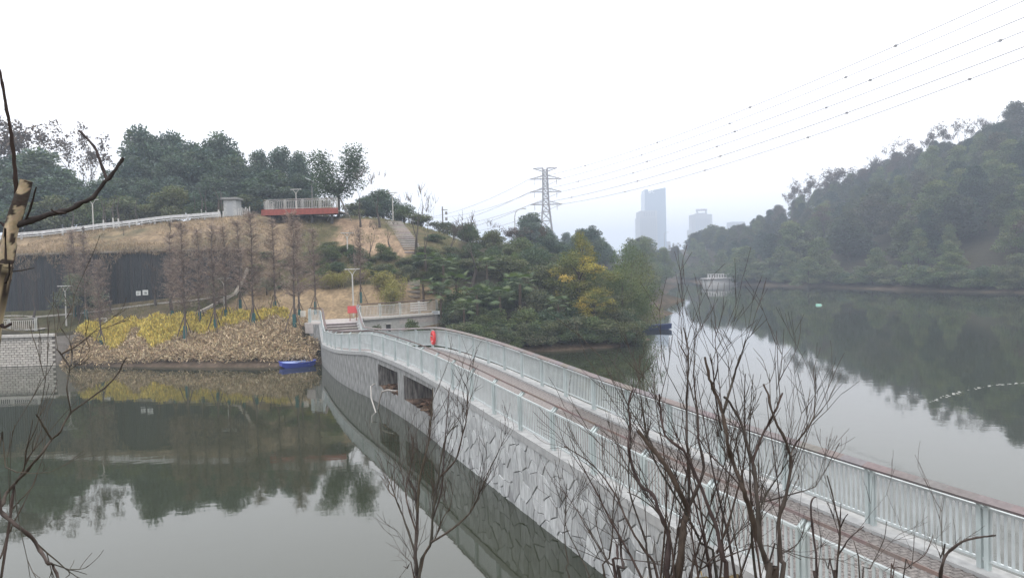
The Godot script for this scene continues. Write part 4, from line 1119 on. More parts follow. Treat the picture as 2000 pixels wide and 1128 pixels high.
func make_ground_cover() -> void:
	# yellow hedge and dry canna-like plants on the bank, dry grass on the slopes
	var yl := MB.new(); var dr := MB.new(); var gr := MB.new()
	var tries := 0
	while tries < 46000:
		tries += 1
		var x := R(-36.5, -15.0)
		var shore := lerpf(61.0, 57.2, clampf((x + 36) / 17.0, 0, 1))
		var d := shore + R(0.35, 8.0)
		if d > 66.2 or (x > -19 and d > 62.4) or (x > -16.6 and d > 59.4):
			continue
		var g := ground(x, d)
		var nz := noise.get_noise_2d(x * 22, d * 22)
		var upper := (d - shore - 4.0) + nz * 2.6 - (2.5 if x > -24 else 0.0) + (1.2 if x < -32 else 0.0) + (1.6 * exp(-pow((x + 29.5) / 1.6, 2)))
		if upper > 0 and d < 66:
			for k in 2:
				var p := Vector3(x + R(-0.15, 0.15), g + R(0.0, 0.4) + 0.6 * maxf(0.0, noise.get_noise_2d(x * 75 + 40, d * 75) + 0.3), -d + R(-0.15, 0.15))
				var a := (dir() * 0.5 + Vector3(0, 1.0, 0)).normalized() * R(0.16, 0.36)
				yl.leaf(p, a, a.cross(dir()).normalized() * 0.09, tint([Color(0.64, 0.51, 0.14), Color(0.55, 0.45, 0.12), Color(0.34, 0.29, 0.09)][rng.randi() % 3], 0.2))
		else:
			for k in 2:
				var p := Vector3(x + R(-0.2, 0.2), g + R(0.0, 0.35) + 0.45 * maxf(0.0, noise.get_noise_2d(x * 60, d * 60) + 0.25), -d + R(-0.2, 0.2))
				var a := (dir() + Vector3(0, 0.25, 0)).normalized() * R(0.14, 0.42)
				dr.leaf(p, a, a.cross(dir()).normalized() * R(0.035, 0.085), tint([Color(0.44, 0.34, 0.22), Color(0.31, 0.235, 0.155), Color(0.60, 0.49, 0.33), Color(0.21, 0.16, 0.10)][rng.randi() % 4], 0.2))
	var o := part("yellow_hedge", yl, M.dry, self)
	tag(o, "bright yellow leafy planting along the top of the dry bank", "plants"); o.set_meta("kind", "stuff")
	o = part("dry_plants", dr, M.dry, self)
	tag(o, "withered tan plants covering the bank beside the blue boat", "plants"); o.set_meta("kind", "stuff")
	var n := 0
	while n < 26000:
		n += 1
		var x := R(-56, -6)
		var d := R(65, 92)
		var g := ground(x, d)
		if d > 70.8 and d < 72.75 and x < -24:
			continue
		var nz := noise.get_noise_2d(x * 14 + 90, d * 14)
		var col := Color(0.24, 0.185, 0.12) if x < -22 else Color(0.16, 0.155, 0.075)
		if d < 71 and x < -25:
			col = Color(0.13, 0.125, 0.06)
		if nz < -0.18 or (x > -20.5 and d < 76) or (x > -20.5 and x < -9 and d > 79 and d < 89 and nz < 0.3):
			continue
		var h := R(0.12, 0.34) + (0.35 if d > 72 and d < 74.5 and x < -24 else 0.0)
		var a := Vector3(R(-0.5, 0.5), 1, R(-0.5, 0.5)) * h
		gr.leaf(Vector3(x, g - 0.03, -d), a, dir() * 0.05, tint(col, 0.3))
		gr.leaf(Vector3(x + R(-0.2, 0.2), g - 0.03, -d), a * Vector3(-1, 0.8, -1), dir() * 0.05, tint(col, 0.3))
	for k in 5200:   # withered climbers over the top edge of the dark wall
		var x := R(-56, -25)
		var l := noise.get_noise_2d(x * 30, 7.0)
		var reach := maxf(0.15, 0.9 + l * 2.6)
		var p := Vector3(x, 9.45 - rng.randf() * reach + R(0, 0.55) * rng.randf(), -71.1 - R(-0.12, 0.2))
		var a := (dir() * 0.5 + Vector3(0, -0.8, 0)).normalized() * R(0.15, 0.45)
		gr.leaf(p, a, a.cross(dir()).normalized() * 0.05, tint([Color(0.19, 0.15, 0.11), Color(0.14, 0.12, 0.09), Color(0.25, 0.2, 0.15)][rng.randi() % 3], 0.25))
	o = part("dry_grass", gr, M.dry, self)
	tag(o, "short dry winter grass on the park slopes", "grass"); o.set_meta("kind", "stuff")
	var nb := MB.new()
	for k in 5200:
		var x := R(-9, 12); var d := R(3, 14.5)
		var l := (9.1 - 0.35 * d) 
		if x > l - 1.2 and x < l + 5.0:
			continue
		var g := ground(x, d)
		if g < 0.15:
			continue
		var a := Vector3(R(-0.7, 0.7), 1, R(-0.7, 0.7)) * R(0.06, 0.22)
		nb.leaf(Vector3(x, g - 0.02, -d), a, dir() * 0.016, tint(Color(0.36, 0.27, 0.12), 0.3))
	o = part("bank_grass", nb, M.dry, self)
	tag(o, "tawny dead grass on the near bank by the bridge end", "grass"); o.set_meta("kind", "stuff")

# bare shrubs and the peeling tree close to the viewer
func stems(o: Node3D, list: Array, twigs: int, col: Color, root: Vector3, called := "stem") -> void:
	for s in list:
		var pts := []; var rad := []
		var n: int = (s.size() - 2) / 3
		var raw := []
		for k in n:
			raw.append(Vector3(s[2 + k * 3], s[3 + k * 3], s[4 + k * 3]))
		var first: Vector3 = raw[0]
		if (7.0 - first.y) / -first.z > 0.4 or first.x / -first.z < -0.66:   # below or beside the view: runs on into the ground
			var foot := Vector3(lerpf(first.x, root.x, 0.7), 0, lerpf(first.z, root.z, 0.7))
			foot.y = ground(foot.x, -foot.z) - 0.1
			raw.push_front(foot)
			n += 1
		for k in n - 1:   # rounder curve with small kinks at the nodes
			for q in 3:
				var t := q / 3.0
				var p: Vector3 = raw[k].cubic_interpolate(raw[k + 1], raw[maxi(k - 1, 0)], raw[mini(k + 2, n - 1)], t)
				pts.append(p + dir() * minf(float(s[0]) * 0.22, 0.005))
		pts.append(raw[n - 1])
		for k in pts.size():
			rad.append(lerpf(s[0], s[1], pow(k / float(pts.size() - 1), 0.8)) * (R(1.12, 1.3) if k % 4 == 3 else R(0.9, 1.0)))
		var mb := MB.new()
		mb.tube(pts, rad, 7, tint(col, 0.15))
		var st := part(called, mb, M.bark, o)
		if twigs == 0:
			continue
		var tw := MB.new()
		var m := int(twigs * clampf(pts.size() / 20.0, 0.3, 1.3))
		for k in m:
			var j := rng.randi_range(pts.size() / 3, pts.size() - 2)
			var d: Vector3 = (pts[j + 1] - pts[j]).normalized()
			twig(tw, pts[j], (d + dir() * 0.5 + Vector3(0, 0.35, 0)).normalized(), R(0.16, 0.5) * (0.7 + rad[0] * 18), minf(rad[j] * 0.5, 0.003), 2, col)
		if m > 0:
			part("twigs", tw, M.bark, st).set_meta("kind", "stuff")

func twig(mb: MB, p: Vector3, d: Vector3, length: float, r: float, depth: int, col: Color) -> void:
	var pts := [p]; var rad := [r]
	for k in 4:
		d = (d + dir() * 0.11 + Vector3(0, 0.05, 0)).normalized()
		p += d * length / 4
		pts.append(p); rad.append(maxf(r * (1.0 - 0.16 * k), 0.0012))
	mb.tube(pts, rad, 4, tint(col, 0.2))
	if depth > 0:
		for k in 2:
			twig(mb, pts[rng.randi_range(1, 4)], (d + dir() * 0.55 + Vector3(0, 0.1, 0)).normalized(), length * R(0.45, 0.8), r * 0.75, depth - 1, col)

func make_foreground() -> void:
	var bark := Color(0.085, 0.068, 0.06)
	var o := thing("bare_shrub", "bare shrub with forked dark stems in front of the bridge's stone wall", "shrub")
	stems(o, SHRUB_A, 10, Color(0.10, 0.082, 0.072), Vector3(-0.86, 0, -6.9))
	o = thing("bare_shrub", "large tangled bare shrub in front of the bridge railing", "shrub")
	stems(o, SHRUB_B, 6, Color(0.10, 0.082, 0.072), Vector3(1.1, 0, -4.5))
	for k in 18:   # many slender shoots rising from the same stool
		var p := Vector3(R(0.75, 1.5), 4.95 + R(-0.15, 0.1), R(-4.9, -4.3))
		var d := Vector3(R(-0.42, 0.3), 1, R(-0.15, 0.15)).normalized()
		var sp := [Vector3(lerpf(p.x, 1.1, 0.6), ground(1.1, 4.5) - 0.1, lerpf(p.z, -4.5, 0.6)), p]; var sr := [R(0.006, 0.011)]
		sr.append(sr[0])
		var n := 9
		var length := R(0.7, 1.5)
		for q in n:
			d = (d + dir() * 0.09 + Vector3(0, 0.04, 0)).normalized()
			p += d * length / n
			sp.append(p); sr.append(lerpf(sr[0], 0.0018, (q + 1.0) / n))
		var mb2 := MB.new()
		mb2.tube(sp, sr, 5, tint(Color(0.095, 0.072, 0.062), 0.2))
		var st := part("shoot", mb2, M.bark, o)
		var tw := MB.new()
		for q in 6:
			var j := rng.randi_range(2, n - 1)
			twig(tw, sp[j], (d + dir() * 0.55).normalized(), R(0.12, 0.34), 0.0022, 1, Color(0.095, 0.072, 0.062))
		part("twigs", tw, M.bark, st).set_meta("kind", "stuff")
	o = thing("bare_shrub", "thin bare twigs rising before the near end of the bridge railing", "shrub")
	stems(o, SHRUB_C, 2, bark, Vector3(2.35, 0, -4.9))
	o = thing("bare_shrub", "bare arching branches over the water below the peeling tree", "shrub")
	stems(o, SHRUB_D, 2, Color(0.105, 0.09, 0.075), Vector3(-2.5, 0, -3.0))
	var t := thing("peeling_tree", "tree with pale peeling bark and bare dark branches at the picture edge", "tree")
	stems(t, TREE_LEFT, 0, Color(0.06, 0.05, 0.048), Vector3(-2.3, 0, -2.8), "branch")
	# trunk: dark bark with plates of pale peeled patches
	var raw := []
	for k in range(0, PEEL.size(), 3):
		raw.append(Vector3(PEEL[k], PEEL[k + 1], PEEL[k + 2]))
	raw.push_front(Vector3(-2.5, ground(-2.5, 2.9) - 0.2, -2.9))
	var mb := MB.new()
	var pts := []
	for k in raw.size() - 1:
		var m := 60 if k == 0 else 9
		for q in m:
			pts.append(raw[k].cubic_interpolate(raw[k + 1], raw[maxi(k - 1, 0)], raw[mini(k + 2, raw.size() - 1)], q / float(m)))
	pts.append(raw[-1])
	var f := FastNoiseLite.new()
	f.seed = 31; f.frequency = 17.0; f.fractal_octaves = 3
	var sides := 22
	for j in pts.size():
		var d: Vector3 = (pts[mini(j + 1, pts.size() - 1)] - pts[maxi(j - 1, 0)]).normalized()
		var x := Vector3(0.3, 0.1, 0.95).cross(d).normalized()
		var y := d.cross(x)
		var r := lerpf(0.031, 0.019, float(j) / pts.size())
		for s in sides:
			var a := TAU * s / sides
			var u := x * cos(a) + y * sin(a)
			var e: Vector3 = pts[j] + u * r
			var nz := f.get_noise_3d(e.x, e.y * 0.75, e.z)
			var pale := nz > 0.0
			mb.v.append(pts[j] + u * (r * (0.94 if pale else 1.08)))
			mb.n.append(u)
			mb.c.append(tint(Color(0.52, 0.43, 0.30), 0.12) if pale else tint(Color(0.075, 0.062, 0.055), 0.2))
	for j in pts.size() - 1:
		for s in sides:
			var s2 := (s + 1) % sides
			var p := j * sides
			mb.i.append_array(PackedInt32Array([p + s, p + sides + s, p + sides + s2, p + s, p + sides + s2, p + s2]))
	part("trunk", mb, M.bark, t)

# ---------------------------------------------------------------- walls, rails and small structures
func make_walls() -> void:
	# tall dark slatted retaining wall
	var w := thing("slatted_wall", "tall dark retaining wall of upright slats below the hill path", "wall", Vector3(0, 0, 0))
	var back := MB.new()
	back.quad(Vector3(-60, 2.5, -71.3), Vector3(-25.0, 2.5, -71.3), Vector3(-25.0, 9.25, -71.3), Vector3(-60, 9.25, -71.3), Color(0.05, 0.052, 0.055))
	back.quad(Vector3(-60, 9.25, -71.3), Vector3(-25, 9.25, -71.3), Vector3(-25, 9.25, -72.8), Vector3(-60, 9.25, -72.8), Color(0.1, 0.095, 0.09))
	part("backing", back, M.plain, w)
	var x := -54.0
	var kinds: Array[ArrayMesh] = []
	for k in 5:
		var m := MB.new()
		var c := tint([Color(0.034, 0.036, 0.04), Color(0.026, 0.03, 0.033), Color(0.042, 0.04, 0.04), Color(0.024, 0.028, 0.031), Color(0.037, 0.033, 0.033)][k], 0.1)
		m.abox(Vector3(-0.085, 0, 0), Vector3(0.085, 5.3, 0.05), c)
		kinds.append(m.mesh(M.paint))
	while x < -25.2:
		var g := ground(x, 70.9) - 0.4
		part_mesh("slat", kinds[rng.randi() % 5], w, Transform3D(Basis().scaled(Vector3(1, (9.2 - g) / 5.3, 1)), Vector3(x, g, -71.29)))
		x += 0.215
	var led := thing("wall_coping", "pale concrete ledge on top of the dark slatted wall", "ledge")
	var m := MB.new()
	m.abox(Vector3(-58, 9.26, -72.5), Vector3(-25.2, 9.42, -71.15), Color(0.3, 0.265, 0.22))
	part("slab", m, M.concrete, led)
	led = thing("path_kerb", "thin pale kerb at the foot of the dark slatted wall", "kerb")
	m = MB.new()
	for k in 14:
		var a := -54.0 + k * 2.05
		m.bar(Vector3(a, ground(a, 70.5) + 0.06, -70.5), Vector3(a + 2.0, ground(a + 2.0, 70.5) + 0.06, -70.5), 0.2, 0.14, Color(0.42, 0.4, 0.37))
	part("edging", m, M.concrete, led)
	# coursed block wall at the water
	var bw := thing("block_wall", "pale coursed stone-block lake wall beside the dry bank", "wall")
	m = MB.new()
	var a0 := Vector3(-60, 0, -60.9); var a1 := Vector3(-37.0, 0, -61.9)
	var along := (a1 - a0).normalized()
	var nrm := Vector3(-along.z, 0, along.x)
	if nrm.z < 0:
		nrm = -nrm
	m.quad(a0 + Vector3(0, -1, 0), a1 + Vector3(0, -1, 0), a1 + Vector3(0, 2.35, 0), a0 + Vector3(0, 2.35, 0), Color(0.15, 0.13, 0.11))
	var ret := a1 + Vector3(0.9, 0, -1.9)
	m.quad(a1 + Vector3(0, -1, 0), ret + Vector3(0, -1, 0), ret + Vector3(0, 2.35, 0), a1 + Vector3(0, 2.35, 0), Color(0.28, 0.26, 0.24))
	part("core", m, M.concrete, bw)
	var bk: Array[ArrayMesh] = []
	for k in 5:
		var b := MB.new()
		var c := shade(Color(0.55, 0.52, 0.475), 0.14)
		b.quad(Vector3(-0.185, 0.012, 0.05), Vector3(0.185, 0.012, 0.05), Vector3(0.185, 0.155, 0.05), Vector3(-0.185, 0.155, 0.05), c)
		b.quad(Vector3(-0.2, 0.17, 0), Vector3(-0.185, 0.155, 0.05), Vector3(0.185, 0.155, 0.05), Vector3(0.2, 0.17, 0), c)
		b.quad(Vector3(-0.2, 0, 0), Vector3(0.2, 0, 0), Vector3(0.185, 0.012, 0.05), Vector3(-0.185, 0.012, 0.05), c)
		b.quad(Vector3(0.2, 0, 0), Vector3(0.2, 0.17, 0), Vector3(0.185, 0.155, 0.05), Vector3(0.185, 0.012, 0.05), c)
		b.quad(Vector3(-0.2, 0.17, 0), Vector3(-0.2, 0, 0), Vector3(-0.185, 0.012, 0.05), Vector3(-0.185, 0.155, 0.05), c)
		bk.append(b.mesh(M.concrete))
	for r in 12:
		for c in 17:
			var p := a1 - along * (0.25 + c * 0.43 + (0.2 if r & 1 else 0.0)) + Vector3(0, 0.02 + r * 0.192, 0) + nrm * R(0.002, 0.02)
			part_mesh("block", bk[rng.randi() % 5], bw, Transform3D(Basis(along, Vector3.UP, nrm), p))
	m = MB.new()
	m.bar(a0 + Vector3(0, 2.47, 0) + nrm * 0.02, a1 + Vector3(0, 2.47, 0) + nrm * 0.02, 0.5, 0.22, Color(0.52, 0.5, 0.47))
	part("coping", m, M.concrete, bw)
	var fr := thing("bank_railing", "white-grey railing on top of the coursed stone-block lake wall", "railing")
	railing(fr, [Vector3(-54, 2.6, -64.5), Vector3(-46, 2.6, -64.9), Vector3(-40.7, 2.6, -65.5)], -1.0, 0.16, 2.2, 300, Color(0.5, 0.48, 0.46), Color(0.42, 0.4, 0.38), 0.95)
	var path := MB.new()
	path.quad(Vector3(-60, 2.66, -64.6), Vector3(-41, 2.66, -65.6), Vector3(-41, 2.7, -69.0), Vector3(-60, 2.7, -68.5), Color(0.4, 0.385, 0.36))
	part("path", path, M.concrete, self).set_meta("kind", "structure")
	# platform retaining wall behind the steps
	var pw := thing("platform_wall", "grey concrete retaining wall with a small dark outlet below the platform railing", "wall")
	m = MB.new()
	var e := [Vector3(-11.9, 0, -60.3), Vector3(-12.75, 0, -64.9), Vector3(-9.75, 0, -67.7), Vector3(-6.7, 0, -70.55), Vector3(-5.0, 0, -72.0)]
	for k in 4:
		m.quad(e[k] + Vector3(0, -0.6, 0), e[k + 1] + Vector3(0, -0.6, 0), e[k + 1] + Vector3(0, 2.8, 0), e[k] + Vector3(0, 2.8, 0), Color(0.42, 0.42, 0.405))
	part("face", m, M.concrete, pw)
	m = MB.new()
	for k in range(1, 4):
		m.bar(e[k] + Vector3(0, 2.89, 0), e[k + 1] + Vector3(0, 2.89, 0), 0.5, 0.18, Color(0.52, 0.5, 0.47))
	part("coping", m, M.concrete, pw)
	var dr: Vector3 = (e[2] - e[1]).normalized()
	var c0: Vector3 = e[1] + dr * 2.6 + Vector3(0, 1.95, 0)
	m = MB.new()
	var face := Vector3(-dr.z, 0, dr.x)
	m.box(Transform3D(Basis(dr, Vector3.UP, face), c0 + face * 0.03), Vector3(0.42, 0.62, 0.05), Color(0.02, 0.02, 0.022))
	m.box(Transform3D(Basis(dr, Vector3.UP, face), c0 + face * 0.05 + Vector3(0, 0.36, 0)), Vector3(0.56, 0.1, 0.1), Color(0.4, 0.4, 0.38))
	part("outlet", m, M.plain, pw)
	var pl := MB.new()
	pl.extrude(PackedVector2Array([Vector2(-16.35, -60.2), Vector2(-14.8, -59.3), Vector2(-12.0, -60.5), Vector2(-12.3, -61.6), Vector2(-12.8, -64.9), Vector2(-6.8, -70.4), Vector2(-7.6, -71.6), Vector2(-14.0, -66.2), Vector2(-17.4, -63.2)]), 2.2, 2.955, Color(0.46, 0.42, 0.40))
	part("landing", pl, M.concrete, self).set_meta("kind", "structure")

func make_hill_things() -> void:
	# white guard rail of the hill road
	var g := thing("guard_rail", "long white guard rail climbing along the hill road", "guard rail")
	var m := MB.new()
	var line := [[-60, 81.8], [-52.2, 82], [-43.4, 82], [-38.4, 83], [-31.6, 84]]
	var pm := MB.new()
	pm.abox(Vector3(-0.07, -0.3, -0.07), Vector3(0.07, 0.45, 0.07), Color(0.5, 0.5, 0.5))
	var post := pm.mesh(M.paint)
	for k in 4:
		for q in 4:
			var t0 := q / 4.0; var t1 := (q + 1) / 4.0
			var x0 := lerpf(line[k][0], line[k + 1][0], t0); var x1 := lerpf(line[k][0], line[k + 1][0], t1)
			var d0 := lerpf(line[k][1], line[k + 1][1], t0); var d1 := lerpf(line[k][1], line[k + 1][1], t1)
			var p := Vector3(x0, ground(x0, d0) + 0.62, -d0); var r := Vector3(x1, ground(x1, d1) + 0.62, -d1)
			m.bar(p, r, 0.06, 0.3, Color(0.6, 0.61, 0.62))
			m.bar(p + Vector3(0, -0.3, 0.04), r + Vector3(0, -0.3, 0.04), 0.1, 0.1, Color(0.6, 0.6, 0.6))
			part_mesh("post", post, g, Transform3D(Basis(), Vector3(x0, ground(x0, d0) + 0.2, -d0 - 0.1)))
	part("beam", m, M.paint, g)
	# whitewashed trunk stubs beside the road
	for k in 15:
		var x := -51.0 + k * 1.3 + R(-0.6, 0.6)
		var d := R(86.5, 95)
		var t := MB.new()
		var h := R(0.8, 1.5)
		t.tube([Vector3(0, -0.3, 0), Vector3(R(-0.1, 0.1), h, 0)], [0.1, 0.08], 7, Color(0.5, 0.5, 0.48))
		var u := MB.new()
		u.tube([Vector3(0, h, 0), Vector3(R(-0.3, 0.3), h + 1.2, R(-0.2, 0.2)), Vector3(R(-0.5, 0.5), h + 2.6, 0)], [0.085, 0.05, 0.02], 6, Color(0.13, 0.11, 0.1))
		var o := thing("young_tree", "young tree trunk with whitewashed base beside the hill road", "tree", Vector3(x, ground(x, d), -d), "whitewashed young trunks along the hill road")
		part("whitewash", t, M.plain, o); part("stem", u, M.bark, o)
	# red-edged lookout deck
	var y := 13.62
	var l := thing("lookout_deck", "lookout deck with red edge beam and pale railing on the hill", "deck")
	m = MB.new()
	m.abox(Vector3(-27.2, y, -90.5), Vector3(-19.0, y + 0.12, -85.0), Color(0.36, 0.33, 0.3))
	part("floor", m, M.concrete, l)
	m = MB.new()
	m.abox(Vector3(-27.25, y - 0.28, -84.98), Vector3(-18.95, y + 0.36, -84.8), Color(0.30, 0.075, 0.055))
	m.abox(Vector3(-27.4, y - 0.28, -90.5), Vector3(-27.22, y + 0.36, -84.8), Color(0.30, 0.075, 0.055))
	part("edge_beam", m, M.paint, l)
	for k in 4:
		m = MB.new()
		m.abox(Vector3(-26.6 + k * 2.2, y - 3, -86.0), Vector3(-26.35 + k * 2.2, y, -85.7), Color(0.07, 0.065, 0.065))
		part("column", m, M.plain, l)
	var r := thing("deck_railing", "pale grey railing around the red-edged lookout deck", "railing")
	railing(r, [Vector3(-27.2, y + 0.3, -88.5), Vector3(-27.15, y + 0.3, -85.0), Vector3(-19.0, y + 0.3, -85.0)], -1.0, 0.2, 2.0, 300, Color(0.5, 0.48, 0.46), Color(0.4, 0.38, 0.36))
	# gate house and picket fence
	var h := thing("gate_house", "small white gate house with a flat roof among the hill trees", "building", Vector3(-34.2, ground(-34.2, 95), -95))
	m = MB.new()
	m.abox(Vector3(-0.75, -0.5, -1), Vector3(0.75, 2.5, 1), Color(0.5, 0.51, 0.52))
	part("wall", m, M.concrete, h)
	m = MB.new()
	m.abox(Vector3(-1.0, 2.5, -1.3), Vector3(1.0, 2.75, 1.3), Color(0.3, 0.3, 0.3))
	part("roof", m, M.concrete, h)
	m = MB.new()
	m.abox(Vector3(-0.3, 0.3, 1.0), Vector3(0.35, 2.1, 1.03), Color(0.36, 0.37, 0.39))
	part("door", m, M.plain, h)
	for seg in [[-36.9, 94.0, -35.3, 93.6, "low white picket fence to the side of the gate house"], [-33.1, 92.6, -31.1, 92.0, "taller white picket fence in front of the gate house"]]:
		var f := thing("picket_fence", seg[4], "fence")
		for k in 9:
			var t := k / 8.0
			var x := lerpf(seg[0], seg[2], t); var d := lerpf(seg[1], seg[3], t)
			m = MB.new()
			var hh := R(0.8, 1.1) + (0.4 if seg[0] > -34 else 0.0)
			m.abox(Vector3(x - 0.05, ground(x, d) - 0.2, -d - 0.03), Vector3(x + 0.05, ground(x, d) + hh, -d + 0.03), Color(0.55, 0.54, 0.53))
			part("picket", m, M.paint, f)
		m = MB.new()
		m.bar(Vector3(seg[0], ground(seg[0], seg[1]) + 0.5, -seg[1] - 0.06), Vector3(seg[2], ground(seg[2], seg[3]) + 0.5, -seg[3] - 0.06), 0.04, 0.08, Color(0.5, 0.5, 0.49))
		part("rail", m, M.paint, f)
	# stone steps up the hill and small flight behind the platform
	var s := thing("hill_steps", "flight of pale stone steps climbing beside the bare earth slope", "steps")
	for k in 18:
		var t := k / 17.0
		var x := lerpf(-10.2, -13.6, t); var d := lerpf(80.6, 89.5, t)
		m = MB.new()
		m.box(Transform3D(Basis(Vector3.UP, 0.3), Vector3(x, ground(x, d) + 0.06, -d)), Vector3(1.9, 0.16, 0.34), tint(Color(0.42, 0.38, 0.35), 0.1))
		part("step", m, M.concrete, s)
	s = thing("slope_steps", "short flight of earth-coloured steps above the platform railing", "steps")
	for k in 6:
		var x := -9.6 - k * 0.05; var d := 72.4 + k * 0.45
		m = MB.new()
		m.abox(Vector3(x - 0.9, ground(x, d) - 0.1, -d - 0.2), Vector3(x + 0.9, ground(x, d) + 0.1, -d + 0.1), tint(Color(0.33, 0.29, 0.25), 0.1))
		part("step", m, M.concrete, s)
	m = MB.new()
	for k in 8:
		var x0 := -28.0 + k * 0.42; var d0 := 67.0 + k * 0.62
		m.bar(Vector3(x0, ground(x0, d0) + 0.1, -d0), Vector3(x0 + 0.42, ground(x0 + 0.42, d0 + 0.62) + 0.1, -d0 - 0.62), 0.35, 0.2, Color(0.46, 0.42, 0.37))
	var k0 := thing("stair_kerb", "pale sloping kerb at the end of the dark slatted wall", "kerb")
	part("edging", m, M.concrete, k0)

func lamp(x: float, d: float, top: float, label: String, turn := 0.0) -> void:
	var g := ground(x, d)
	var o := thing("lamp_post", label, "lamp post", Vector3(x, g, -d))
	o.rotation.y = turn
	var h := top - g
	var c := Color(0.55, 0.54, 0.51)
	var m := MB.new()
	m.tube([Vector3(0, -0.3, 0), Vector3(0, h * 0.5, 0), Vector3(0, h - 0.45, 0)], [0.075, 0.065, 0.055], 8, c)
	part("pole", m, M.paint, o)
	for s in [-1, 1]:
		m = MB.new()
		m.tube([Vector3(0, h - 0.6, 0), Vector3(s * 0.1, h - 0.35, 0), Vector3(s * 0.36, h - 0.05, 0)], [0.04, 0.035, 0.03], 6, c)
		part("arm", m, M.paint, o)
		m = MB.new()
		m.abox(Vector3(minf(0, s * 0.62), h - 0.05, -0.13), Vector3(maxf(0, s * 0.62), h + 0.03, 0.13), Color(0.5, 0.5, 0.49))
		part("lamp_head", m, M.paint, o)

